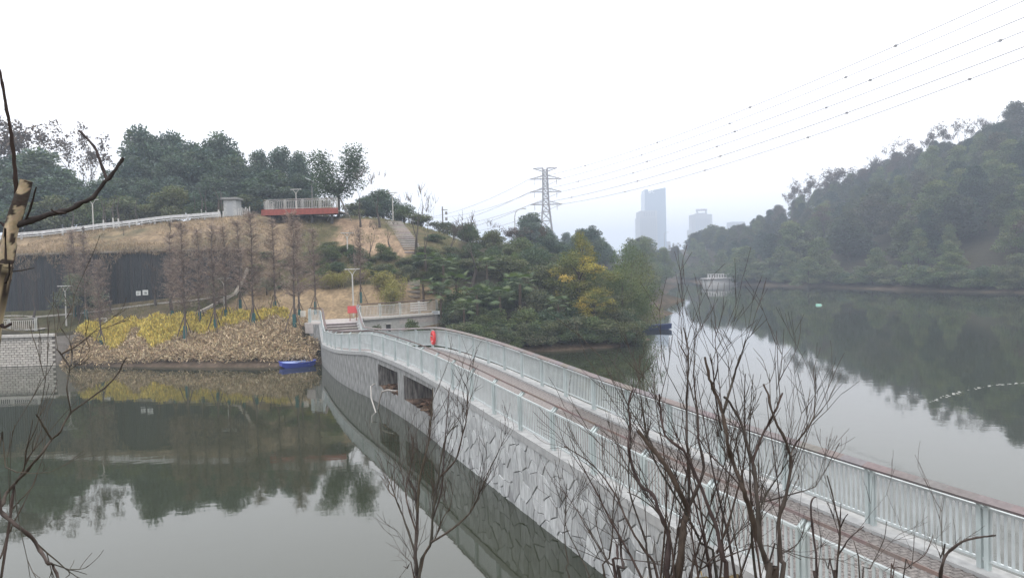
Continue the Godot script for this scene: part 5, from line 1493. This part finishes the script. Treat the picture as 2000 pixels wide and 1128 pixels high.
func make_small_things() -> void:
	lamp(-39.6, 68, 6.35, "double-armed lamp post beside the railing on the block wall")
	lamp(-25.15, 67, 6.65, "double-armed lamp post between the dawn redwoods")
	lamp(-13.7, 66, 7.15, "double-armed lamp post behind the red notice board")
	lamp(-16.8, 79, 10.9, "lamp post half hidden in the shrubs of the slope")
	lamp(-14.0, 92, 16.2, "lamp post at the top of the hill steps")
	lamp(-46.6, 86, 15.7, "thin lamp post beside the white guard rail")
	lamp(-25.0, 90.2, 16.7, "thin lamp post behind the lookout deck railing")
	var o := thing("solar_lamp", "solar panel on a pole behind the lookout deck", "solar lamp", Vector3(-24.6, ground(-24.6, 96), -96))
	var m := MB.new()
	var h := 18.3 - ground(-24.6, 96)
	m.tube([Vector3(0, -0.3, 0), Vector3(0, h, 0)], [0.08, 0.06], 7, Color(0.16, 0.16, 0.16))
	part("pole", m, M.metal, o)
	m = MB.new()
	m.box(Transform3D(Basis(Vector3(0.4, 0, 1).normalized(), -0.45), Vector3(0, h, 0)), Vector3(1.5, 0.06, 0.9), Color(0.5, 0.54, 0.57))
	part("panel", m, M.glass, o)
	# utility pole, tall street lamps
	o = thing("utility_pole", "thin utility pole with small boxes on the skyline", "pole", Vector3(-9.2, ground(-9.2, 105), -105))
	h = 15.4 - ground(-9.2, 105)
	m = MB.new()
	m.tube([Vector3(0, -0.3, 0), Vector3(0, h, 0)], [0.11, 0.08], 7, Color(0.24, 0.23, 0.22))
	part("pole", m, M.concrete, o)
	m = MB.new()
	m.abox(Vector3(-0.1, h - 0.5, -0.05), Vector3(0.7, h - 0.4, 0.05), Color(0.2, 0.2, 0.2))
	part("crossarm", m, M.metal, o)
	for k in 3:
		m = MB.new()
		m.abox(Vector3(0.35, h - 1.1 - k * 0.8, -0.15), Vector3(0.65, h - 0.7 - k * 0.8, 0.15), Color(0.22, 0.22, 0.22))
		part("box", m, M.metal, o)
	for q in [[0.75, 125.0, 16.3, "tall street lamp with a curved arm beside the pylon"], [64.0, 320.0, 19.5, "distant street lamp with a curved arm near the towers"]]:
		var g := ground(q[0], q[1])
		o = thing("street_lamp", q[3], "street lamp", Vector3(q[0], g, -q[1]))
		h = q[2] - g
		m = MB.new()
		m.tube([Vector3(0, -0.3, 0), Vector3(0, h - 1.3, 0), Vector3(0.15, h - 0.6, 0), Vector3(0.6, h - 0.12, 0), Vector3(1.4, h, 0)], [0.11, 0.07, 0.06, 0.05, 0.04], 6, Color(0.3, 0.3, 0.3))
		part("pole", m, M.metal, o)
		m = MB.new()
		m.abox(Vector3(1.35, h - 0.06, -0.12), Vector3(1.9, h + 0.06, 0.12), Color(0.35, 0.35, 0.35))
		part("lamp_head", m, M.metal, o)
	# signs
	for q in [[-34.65, 5.45, 71.2, 0.42, 0.42, "narrow white sign on the dark slatted wall"], [-34.0, 5.5, 71.2, 0.5, 0.46, "wider white sign on the dark slatted wall"]]:
		o = thing("wall_sign", q[5], "sign", Vector3(q[0], q[1], -q[2]))
		m = MB.new()
		m.abox(Vector3(-q[3] * 0.5, -q[4] * 0.5, 0.02), Vector3(q[3] * 0.5, q[4] * 0.5, 0.06), Color(0.55, 0.57, 0.57))
		part("panel", m, M.plain, o)
		m = MB.new()
		m.abox(Vector3(-q[3] * 0.15, -0.13, 0.06), Vector3(q[3] * (0.05 if q[3] < 0.45 else 0.3), 0.02, 0.07), Color(0.2, 0.22, 0.22))
		m.abox(Vector3(-q[3] * 0.2, 0.06, 0.06), Vector3(q[3] * 0.2, 0.1, 0.07), Color(0.2, 0.22, 0.22))
		part("print", m, M.plain, o)
	for q in [[-35.2, 66.0, 0.55, 0.42, "small white sign above the yellow planting", Color(0.6, 0.6, 0.58)], [-16.95, 62.0, 0.4, 0.5, "small white sign at the end of the dry bank", Color(0.6, 0.58, 0.52)], [-7.0, 69.8, 0.72, 0.3, "small dark framed sign at the end of the platform railing", Color(0.45, 0.47, 0.48)]]:
		var g := ground(q[0], q[1])
		var up: float = 1.25 if q[0] > -10 else 0.55
		o = thing("ground_sign", q[4], "sign", Vector3(q[0], g, -q[1]))
		m = MB.new()
		m.abox(Vector3(-q[2] * 0.5, up, 0), Vector3(q[2] * 0.5, up + q[3], 0.03), q[5])
		part("panel", m, M.plain, o)
		m = MB.new()
		for s in 3:
			m.abox(Vector3(-q[2] * 0.38, up + q[3] * (0.2 + 0.25 * s), 0.03), Vector3(q[2] * R(0.1, 0.38), up + q[3] * (0.2 + 0.25 * s) + 0.035, 0.034), Color(0.14, 0.15, 0.18))
		part("print", m, M.plain, o)
		m = MB.new()
		m.abox(Vector3(-0.03, -0.2, -0.03), Vector3(0.03, up + 0.05, 0), Color(0.25, 0.25, 0.25))
		part("post", m, M.metal, o)
	# red notice board
	o = thing("notice_board", "red notice board on two legs at the top of the bridge steps", "board", Vector3(-12.98, 2.95, -62.4))
	o.rotation.y = 0.12
	m = MB.new()
	m.abox(Vector3(-0.42, 0.62, -0.03), Vector3(0.42, 1.18, 0.03), Color(0.56, 0.085, 0.085))
	part("panel", m, M.plastic, o)
	m = MB.new()
	for e in [[-0.45, 0.6, 0.45, 0.64], [-0.45, 1.16, 0.45, 1.2], [-0.45, 0.6, -0.41, 1.2], [0.41, 0.6, 0.45, 1.2]]:
		m.abox(Vector3(e[0], e[1], -0.04), Vector3(e[2], e[3], 0.04), Color(0.42, 0.1, 0.09))
	part("frame", m, M.plain, o)
	for s in [-0.26, 0.26]:
		m = MB.new()
		m.abox(Vector3(s - 0.025, 0, -0.025), Vector3(s + 0.025, 0.62, 0.025), Color(0.2, 0.05, 0.05))
		m.abox(Vector3(s - 0.03, 0, -0.25), Vector3(s + 0.03, 0.05, 0.25), Color(0.2, 0.05, 0.05))
		part("leg", m, M.metal, o)
	# banner of lettered strips tied to the platform railing
	var dr := (Vector3(-6.9, 0, -70.7) - Vector3(-9.9, 0, -67.9)).normalized()
	var face := Vector3(-dr.z, 0, dr.x)
	o = thing("warning_banner", "white lattice banner with rows of small lettering on the platform railing", "banner", Vector3(-9.15, 3.2, -68.6) + face * 0.06)
	o.transform.basis = Basis(dr, Vector3.UP, face)
	for k in 4:
		m = MB.new()
		m.abox(Vector3(0, 0.06 + k * 0.21, 0), Vector3(1.75, 0.17 + k * 0.21, 0.02), Color(0.62, 0.6, 0.58))
		var st := part("strip", m, M.plain, o)
		m = MB.new()
		for c in 12:
			m.abox(Vector3(0.08 + c * 0.14, 0.085 + k * 0.21, 0.02), Vector3(0.15 + c * 0.14, 0.145 + k * 0.21, 0.024), Color(0.24, 0.22, 0.22))
		part("lettering", m, M.plain, st)
	# life ring on the far railing of the bridge
	var idx := 0
	while -RP[idx].z < 43.6:
		idx += 1
	var dz := (RP[idx + 1] - RP[idx]).normalized()
	o = thing("life_ring", "red life ring hanging inside the far railing of the bridge", "life ring", RP[idx] + Vector3(dz.z, 0, -dz.x) * 0.22 + Vector3(0, 0.62, 0))
	o.transform.basis = Basis(dz, Vector3.UP, dz.cross(Vector3.UP).normalized()).rotated(Vector3.UP, -0.2)
	m = MB.new()
	var pts := []; var rad := []
	for k in 25:
		pts.append(Vector3(cos(k * TAU / 24) * 0.3, sin(k * TAU / 24) * 0.3, 0) * 1.1); rad.append(0.09)
	m.tube(pts, rad, 10, Color(0.68, 0.05, 0.05), false)
	part("ring", m, M.plastic, o)
	for k in 4:
		m = MB.new()
		var a := k * TAU / 4 + 0.5
		m.tube([Vector3(cos(a - 0.1) * 0.3, sin(a - 0.1) * 0.3, 0), Vector3(cos(a + 0.1) * 0.3, sin(a + 0.1) * 0.3, 0)], [0.089, 0.089], 10, Color(0.62, 0.5, 0.5), false)
		part("band", m, M.plastic, o)
	# boats
	boat("small open boat of bright blue plastic moored at the dry bank", Vector3(-16.1, 0, -57.0), 0.5, 2.5, 1.6, 0.33, Color(0.05, 0.085, 0.45), Color(0.3, 0.38, 0.62))
	boat("long dark navy boat half under the overhanging trees of the headland", Vector3(14.5, 0, -80.4), -0.12, 4.2, 1.25, 0.5, Color(0.025, 0.04, 0.12), Color(0.05, 0.07, 0.16))
	# floating bottle and foam
	o = thing("floating_bottle", "pale green plastic bottle floating on the dark water", "bottle", Vector3(45.5, 0.0, -113.8))
	m = MB.new()
	m.tube([Vector3(-0.45, 0.06, 0), Vector3(0.25, 0.06, 0), Vector3(0.38, 0.06, 0)], [0.14, 0.14, 0.05], 10, Color(0.3, 0.6, 0.5))
	part("body", m, M.plastic, o)
	m = MB.new()
	m.tube([Vector3(0.38, 0.06, 0), Vector3(0.46, 0.06, 0)], [0.055, 0.055], 8, Color(0.6, 0.6, 0.58))
	part("cap", m, M.plastic, o)
	m = MB.new()
	for k in 60:
		var t := pow(rng.randf(), 1.3)
		var p := Vector3(20.0 + 8.0 * t, 0.006, -36.5 - 4.6 * t - 1.0 * sin(t * 3.0)) + Vector3(R(-0.2, 0.2), 0, R(-0.12, 0.12))
		var s := R(0.015, 0.06)
		m.quad(p + Vector3(-s * 1.6, 0, s), p + Vector3(s * 1.6, 0, s * 0.7), p + Vector3(s * 1.3, 0, -s), p + Vector3(-s, 0, -s * 0.8), Color(0.4, 0.4, 0.38))
	o = part("foam", m, M.plain, self)
	tag(o, "line of pale foam flecks drifting on the open water", "foam"); o.set_meta("kind", "stuff")
	# rubble, rags and a pipe at the bridge openings
	for q in [[36.8, 39.9, "heap of muddy rags and rubble in the farther bridge opening"], [31.4, 34.4, "heap of reddish mud and rubble in the nearer bridge opening"]]:
		var at := LP[0]
		o = thing("debris_heap", q[2], "debris")
		for k in 26:
			var d := lerpf(q[0], q[1], rng.randf())
			var i2 := 0
			while -LP[i2].z < d:
				i2 += 1
			var cr := (RP[i2] - LP[i2]).normalized()
			var p := LP[i2] + cr * R(0.1, 0.9)
			p.y = SILL + R(-0.02, 0.12)
			m = MB.new()
			lump(m, p, Vector3(R(0.1, 0.36), R(0.05, 0.13), R(0.1, 0.36)), tint(Color(0.27, 0.18, 0.135), 0.3))
			part("lump", m, M.soil, o)
	o = thing("pipe", "pale plastic pipe hanging from the farther bridge opening into the water", "pipe")
	m = MB.new()
	m.tube([Vector3(-7.35, 1.02, -40.3), Vector3(-7.5, 0.95, -39.9), Vector3(-7.35, 0.45, -39.1), Vector3(-6.75, -0.15, -37.3)], [0.035, 0.035, 0.035, 0.035], 8, Color(0.4, 0.38, 0.35))
	part("tube", m, M.plastic, o)
	o = thing("hose", "limp pale hose draped over the sill of the farther bridge opening", "hose")
	m = MB.new()
	m.tube([Vector3(-5.7, 1.05, -37.4), Vector3(-6.3, 1.05, -37.9), Vector3(-6.6, 0.95, -38.0), Vector3(-6.75, 0.6, -38.3), Vector3(-6.9, 0.1, -38.5), Vector3(-7.0, -0.2, -38.6)], [0.05, 0.05, 0.045, 0.035, 0.03, 0.03], 8, Color(0.3, 0.27, 0.24))
	part("tube", m, M.plastic, o)
	# tawny rock on the near bank
	o = thing("bank_rock", "tawny rock on the near bank against the bridge coping", "rock", Vector3(3.35, 1.62, -12.2))
	m = MB.new()
	lump(m, Vector3.ZERO, Vector3(0.55, 0.28, 0.4), Color(0.36, 0.28, 0.15))
	part("stone", m, M.soil, o)
	# rubble stones on the bank right of the platform
	for k in 22:
		var x := R(-9, 0.5); var d := R(61.5, 66)
		o = thing("bank_stone", "grey-brown rubble stone on the bank under the headland trees", "stone", Vector3(x, ground(x, d), -d), "rubble stones on the bank under the headland trees")
		m = MB.new()
		lump(m, Vector3.ZERO, Vector3(R(0.15, 0.5), R(0.1, 0.22), R(0.15, 0.4)), tint(Color(0.26, 0.22, 0.18), 0.25))
		part("rock", m, M.soil, o)

func lump(m: MB, p: Vector3, s: Vector3, col: Color) -> void:
	var rings := 5; var seg := 8
	var k := m.v.size()
	for j in rings + 1:
		var a := PI * j / rings
		for q in seg:
			var b := TAU * q / seg
			var o := Vector3(sin(a) * cos(b), cos(a), sin(a) * sin(b))
			var r := 1.0 + (R(-0.34, 0.3) if j > 0 and j < rings else 0.0)
			m.v.append(p + o * s * r); m.n.append(o); m.c.append(col)
	for j in rings:
		for q in seg:
			var q2 := (q + 1) % seg
			m.i.append_array(PackedInt32Array([k + j * seg + q, k + (j + 1) * seg + q2, k + j * seg + q2, k + j * seg + q, k + (j + 1) * seg + q, k + (j + 1) * seg + q2]))

func boat(label: String, at: Vector3, turn: float, length: float, wide: float, high: float, col: Color, inner: Color) -> void:
	var o := thing("boat", label, "boat", at)
	o.rotation.y = turn
	var hull := MB.new(); var ins := MB.new(); var rim := MB.new()
	var prev := []
	for k in 13:
		var t := k / 12.0
		var x := (t - 0.5) * length
		var w := wide * 0.5 * (1.0 - pow(absf(t - 0.45) / 0.55, 3.5) * 0.55)
		var up := high * 0.2 * pow(absf(t - 0.5) * 2, 3)
		var bot := -0.1 + 0.22 * pow(absf(t - 0.5) * 2, 4)
		var sec := [Vector3(x, high + up, -w), Vector3(x, bot, -w * 0.72), Vector3(x, bot, w * 0.72), Vector3(x, high + up, w), Vector3(x * 0.96, high + up, -w + 0.07), Vector3(x * 0.96, bot + 0.1, -w * 0.66), Vector3(x * 0.96, bot + 0.1, w * 0.66), Vector3(x * 0.96, high + up, w - 0.07)]
		if k > 0:
			for e in 3:
				hull.quad(prev[e], prev[e + 1], sec[e + 1], sec[e], col)
				ins.quad(sec[e + 4], sec[e + 5], prev[e + 5], prev[e + 4], inner)
			for s in [[0, 4], [7, 3]]:
				rim.quad(prev[s[0]] + Vector3(0, 0.012, 0), sec[s[0]] + Vector3(0, 0.012, 0), sec[s[1]] + Vector3(0, 0.012, 0), prev[s[1]] + Vector3(0, 0.012, 0), Color(col.r * 1.5, col.g * 1.5, col.b * 1.3))
			rim.bar(prev[0], sec[0], 0.05, 0.05, col); rim.bar(prev[3], sec[3], 0.05, 0.05, col)
		if k == 0 or k == 12:
			hull.quad(sec[0], sec[1], sec[2], sec[3], col)
			ins.quad(sec[4], sec[5], sec[6], sec[7], inner)
			rim.bar(sec[0], sec[3], 0.08, 0.06, col)
		prev = sec
	part("hull", hull, M.plastic, o); part("inside", ins, M.plastic, o); part("gunwale", rim, M.plastic, o)
	for t in [-0.28, 0.22]:
		var b := MB.new()
		b.abox(Vector3(t * length - 0.14, high * 0.55, -wide * 0.42), Vector3(t * length + 0.14, high * 0.65, wide * 0.42), Color(inner.r * 1.3, inner.g * 1.3, inner.b * 1.1))
		part("bench", b, M.plastic, o)

# ---------------------------------------------------------------- far things
func make_far() -> void:
	# lattice pylon
	var base := Vector3(15.5, ground(15.5, 330), -330)
	var H := 48.7 - base.y
	var o := thing("pylon", "lattice steel power pylon standing behind the headland trees", "pylon", base)
	var c := Color(0.20, 0.19, 0.19)
	var half := func(y: float) -> float:
		return lerpf(3.6, 1.25, clampf(y / (H * 0.62), 0, 1)) if y < H * 0.62 else lerpf(1.25, 0.9, (y - H * 0.62) / (H * 0.38))
	for sx in [-1, 1]:
		for sz in [-1, 1]:
			var m := MB.new()
			for k in 12:
				var y0 := H * k / 12.0; var y1 := H * (k + 1) / 12.0
				var h0: float = half.call(y0); var h1: float = half.call(y1)
				m.bar(Vector3(sx * h0, y0, sz * h0), Vector3(sx * h1, y1, sz * h1), 0.42, 0.42, c)
			part("leg", m, M.metal, o)
	var br := MB.new()
	var y := 0.0
	while y < H - 1:
		var h0: float = half.call(y)
		var st := h0 * 1.9
		var y1 := minf(y + st, H)
		var h1: float = half.call(y1)
		for s in [-1, 1]:
			br.bar(Vector3(-h0, y, s * h0), Vector3(h1, y1, s * h1), 0.2, 0.2, c); br.bar(Vector3(h0, y, s * h0), Vector3(-h1, y1, s * h1), 0.2, 0.2, c)
			br.bar(Vector3(s * h0, y, -h0), Vector3(s * h1, y1, h1), 0.2, 0.2, c); br.bar(Vector3(s * h0, y, h0), Vector3(s * h1, y1, -h1), 0.2, 0.2, c)
		br.bar(Vector3(-h1, y1, h1), Vector3(h1, y1, h1), 0.2, 0.2, c); br.bar(Vector3(-h1, y1, -h1), Vector3(h1, y1, -h1), 0.2, 0.2, c)
		y = y1
	part("bracing", br, M.metal, o)
	var levels := [44.0, 38.5, 33.1]
	var arm_dir := Vector3(0.942, 0, -0.337)
	for k in 4:
		for s in [-1, 1]:
			var m := MB.new()
			var yy: float = (levels[k] if k < 3 else 48.6) - base.y
			var len := 6.8 if k < 3 else 5.2
			var tip: Vector3 = Vector3(s, 0, 0) * len + Vector3(0, yy, 0)
			for z in [-0.9, 0.9]:
				m.bar(Vector3(s * 0.9, yy, z), tip, 0.3, 0.3, c)
				m.bar(Vector3(s * 0.9, yy + (1.5 if k < 3 else -1.4), z), tip, 0.22, 0.22, c)
			for q in 4:
				var t := (q + 1) / 5.0
				var b := Vector3(s * 0.9, yy, 0.9).lerp(tip, t)
				m.bar(b, Vector3(s * 0.9, yy + (1.5 if k < 3 else -1.4), 0.9).lerp(tip, t), 0.09, 0.09, c)
			part("cross_arm", m, M.metal, o)
			if k < 3:
				m = MB.new()
				m.bar(tip + Vector3(-s * 2.0, 0, 0), tip + Vector3(-s * 2.0, -2.4, 0), 0.2, 0.2, Color(0.26, 0.24, 0.23))
				part("insulator", m, M.metal, o)
	# conductors: x, y at D 330 / middle / near / far end
	var names := ["uppermost", "middle", "lowest"]
	var Ls := [[44.4, 48.9], [39.9, 44.3], [35.0, 39.7]]
	var Rs := [[46.3, 51.3], [41.1, 46.0], [35.4, 41.2]]
	for k in 3:
		for s in 2:
			var w := thing("power_line", "%s %s wire of the power line sweeping up over the wooded hill" % [names[k], ["farther", "nearer"][s]], "power line")
			var off := -7.0 if s == 0 else 7.0
			var D1 := 183.0 if s == 0 else 203.5
			var D2 := 123.0 if s == 0 else 137.0
			var q: Array = Ls[k] if s == 0 else Rs[k]
			var m := MB.new()
			var pts := []; var rad := []
			for e in 45:
				var D := lerpf(330, 70, e / 44.0)
				# Lagrange through pylon, middle and near point
				var y0: float = levels[k]
				var l0 := (D - D1) * (D - D2) / ((330 - D1) * (330 - D2)); var l1 := (D - 330) * (D - D2) / ((D1 - 330) * (D1 - D2)); var l2 := (D - 330) * (D - D1) / ((D2 - 330) * (D2 - D1))
				pts.append(Vector3(15.5 + off + 0.3575 * (330 - D), y0 * l0 + q[0] * l1 + q[1] * l2, -D)); rad.append(0.075)
			m.tube(pts, rad, 4, Color(0.26, 0.25, 0.255), false)
			part("wire", m, M.metal, w)
			m = MB.new()
			var b := []; var br2 := []
			for e in 21:
				var t := e / 20.0
				b.append(Vector3(15.5 + off - 96.5 * t, levels[k] + (4 - k * 0.5) * t - 26.0 * t * (1 - t), -330 - 270 * t)); br2.append(0.1)
			m.tube(b, br2, 4, Color(0.3, 0.28, 0.29), false)
			part("wire", m, M.metal, w)
			for e in [9, 17, 24, 31]:
				var sm := MB.new()
				sm.box(Transform3D(Basis(), pts[e + s * 2 - k]), Vector3(0.45, 0.4, 0.45), Color(0.25, 0.24, 0.24))
				part("spacer", sm, M.metal, w)
	# distant towers
	var gl := Color(0.22, 0.28, 0.36); var wl := Color(0.40, 0.41, 0.43)
	o = thing("tower_block", "tall stepped office tower with white letters at its top", "tower", Vector3(257, 0, -1400) * 0.75)
	o.scale = Vector3.ONE * 0.75
	var m := MB.new()
	m.abox(Vector3(-13, 0, -30), Vector3(25, 136, 10), gl)
	m.quad(Vector3(-13, 136, 10), Vector3(25, 136, 10), Vector3(25, 144, 10), Vector3(2, 140, 10), gl)
	m.quad(Vector3(25, 136, -30), Vector3(-13, 136, -30), Vector3(2, 140, -30), Vector3(25, 144, -30), gl)
	m.quad(Vector3(25, 144, 10), Vector3(25, 144, -30), Vector3(2, 140, -30), Vector3(2, 140, 10), gl)
	m.quad(Vector3(25, 136, 10), Vector3(25, 136, -30), Vector3(25, 144, -30), Vector3(25, 144, 10), gl)
	m.abox(Vector3(-12, 136, -28), Vector3(-6, 141.5, 8), gl)
	part("glass_shaft", m, M.glass, o)
	m = MB.new()
	m.abox(Vector3(-22, 0, -34), Vector3(8, 103, 14), wl)
	m.abox(Vector3(-24, 0, -35), Vector3(6, 92, 16), wl)
	part("stone_wing", m, M.concrete, o)
	for k in 9:
		m = MB.new()
		m.abox(Vector3(-23.2 + k * 3.3, 2, 16), Vector3(-21.6 + k * 3.3, 90, 16.6), Color(0.24, 0.27, 0.31))
		part("window_column", m, M.glass, o)
	for k in 5:
		m = MB.new()
		m.abox(Vector3(-16 + k * 4.4, 93, 14), Vector3(-13.6 + k * 4.4, 101, 14.6), Color(0.22, 0.24, 0.28))
		part("window", m, M.glass, o)
	for k in 22:
		m = MB.new()
		m.abox(Vector3(-24.1, 4 + k * 4, 16.2), Vector3(6.1, 5.2 + k * 4, 16.9), wl)
		part("floor_band", m, M.concrete, o)
	m = MB.new()
	m.abox(Vector3(25, 0, -30), Vector3(34, 47, 0), wl)
	part("annex", m, M.concrete, o)
	var tm := TextMesh.new()
	var fo := SystemFont.new()
	fo.font_names = PackedStringArray(["Droid Sans"])
	tm.font = fo
	tm.text = "IFC"
	tm.font_size = 64
	tm.pixel_size = 0.12
	tm.depth = 0.8
	var lm := StandardMaterial3D.new()
	lm.albedo_color = Color(0.98, 0.98, 0.98)
	tm.material = lm
	part_mesh("letters", tm, o, Transform3D(Basis(), Vector3(-0.5, 137.5, 11)))
	o = thing("tower_block", "pale round-cornered high-rise with a ring sign on its roof", "tower", Vector3(372, 0, -1500) * 0.75)
	o.scale = Vector3.ONE * 0.75
	m = MB.new()
	var oct := PackedVector2Array()
	for e in [[-19, 8], [-14, 14], [15, 14], [20, 9], [20, -20], [-19, -20]]:
		oct.append(Vector2(e[0], e[1]))
	m.extrude(oct, 0, 100, Color(0.42, 0.42, 0.44))
	part("shaft", m, M.concrete, o)
	m = MB.new()
	m.abox(Vector3(-10, 100, -12), Vector3(10, 103, 8), Color(0.4, 0.4, 0.42))
	m.abox(Vector3(-10, 103, 4), Vector3(-7, 109, 8), Color(0.4, 0.4, 0.42)); m.abox(Vector3(7, 103, 4), Vector3(10, 109, 8), Color(0.4, 0.4, 0.42))
	m.abox(Vector3(-10.5, 107, 3.5), Vector3(10.5, 110.5, 8.5), Color(0.38, 0.34, 0.35))
	part("roof_sign", m, M.concrete, o)
	for k in 8:
		m = MB.new()
		m.abox(Vector3(-13 + k * 3.5, 0, 14), Vector3(-11.3 + k * 3.5, 92, 14.5), Color(0.27, 0.29, 0.33))
		part("window_column", m, M.glass, o)
	m = MB.new()
	m.abox(Vector3(-24.5, 0, -14), Vector3(-19, 71, 8), Color(0.45, 0.45, 0.46))
	part("annex", m, M.concrete, o)
	o = thing("tower_block", "pale high-rise mostly hidden behind the hillside trees", "tower", Vector3(441, 0, -1500) * 0.75)
	o.scale = Vector3.ONE * 0.75
	m = MB.new()
	m.abox(Vector3(-14, 0, -18), Vector3(14, 84, 10), Color(0.42, 0.43, 0.45))
	part("shaft", m, M.concrete, o)
	for k in 6:
		m = MB.new()
		m.abox(Vector3(-13 + k * 4.4, 0, 10), Vector3(-10.5 + k * 4.4, 82, 10.5), Color(0.28, 0.31, 0.35))
		part("window_column", m, M.glass, o)
	# lakeside platform on the far shore
	o = thing("lake_platform", "white concrete viewing platform standing in the water below the far trees", "platform", Vector3(61.2, 0, -223))
	var wc := Color(0.6, 0.59, 0.59)
	m = MB.new()
	m.abox(Vector3(-4.3, -1, -6), Vector3(4.3, 1.72, 0), wc)
	part("wall", m, M.concrete, o)
	m = MB.new()
	m.abox(Vector3(-4.9, 1.72, -6), Vector3(4.6, 1.98, 0.5), Color(0.46, 0.45, 0.45))
	part("slab", m, M.concrete, o)
	for k in 2:
		m = MB.new()
		m.abox(Vector3(-3.1 + k * 5.0, -0.5, 0.0), Vector3(-2.9 + k * 5.0, 1.72, 0.08), Color(0.2, 0.19, 0.19))
		part("pilaster", m, M.plain, o)
	for k in 12:
		m = MB.new()
		m.abox(Vector3(-4.25 + k * 0.74, 1.98, -0.15), Vector3(-3.85 + k * 0.74, 3.1, 0.05), wc)
		part("baluster", m, M.concrete, o)
	m = MB.new()
	m.abox(Vector3(-4.35, 3.1, -0.2), Vector3(4.4, 3.26, 0.1), wc)
	part("rail", m, M.concrete, o)

func _ready() -> void:
	rng.seed = 20240117
	noise.seed = 5
	noise.frequency = 0.01
	noise.fractal_octaves = 3
	# camera
	var cam := Camera3D.new()
	cam.fov = 41.21
	cam.near = 0.05
	cam.far = 4000
	cam.current = true
	add_child(cam)
	cam.position = Vector3(0, 7, 0)
	cam.rotation.x = -0.02932
	cam.rotate_object_local(Vector3(0, 0, 1), -0.027)
	# overcast sky, soft sun
	var env := Environment.new()
	env.background_mode = Environment.BG_SKY
	var sky := Sky.new()
	var sm := ProceduralSkyMaterial.new()
	sm.sky_top_color = Color(0.985, 0.992, 1.0)
	sm.sky_horizon_color = Color(0.685, 0.68, 0.69)
	sm.sky_curve = 0.6
	sm.sky_energy_multiplier = 1.5
	sm.ground_bottom_color = Color(0.35, 0.35, 0.33)
	sm.ground_horizon_color = Color(0.7, 0.7, 0.7)
	sm.sun_angle_max = 1.0
	sky.sky_material = sm
	env.sky = sky
	env.tonemap_mode = Environment.TONE_MAPPER_LINEAR
	env.tonemap_exposure = 1.4
	env.sdfgi_enabled = true
	env.ssao_enabled = true
	env.ssil_enabled = true
	env.fog_enabled = true
	env.fog_density = 0.001
	env.fog_light_color = Color(0.88, 0.93, 1.0)
	var we := WorldEnvironment.new()
	we.environment = env
	add_child(we)
	var sun := DirectionalLight3D.new()
	sun.light_energy = 0.3
	sun.light_angular_distance = 25
	sun.light_color = Color(1.0, 0.97, 0.93)
	sun.shadow_enabled = true
	sun.rotation_degrees = Vector3(-52, 35, 0)
	add_child(sun)
	make_materials()
	make_terrain()
	make_water()
	make_bridge()
	make_walls()
	make_hill_things()
	make_small_things()
	make_far()
	make_plants()
	make_foreground()
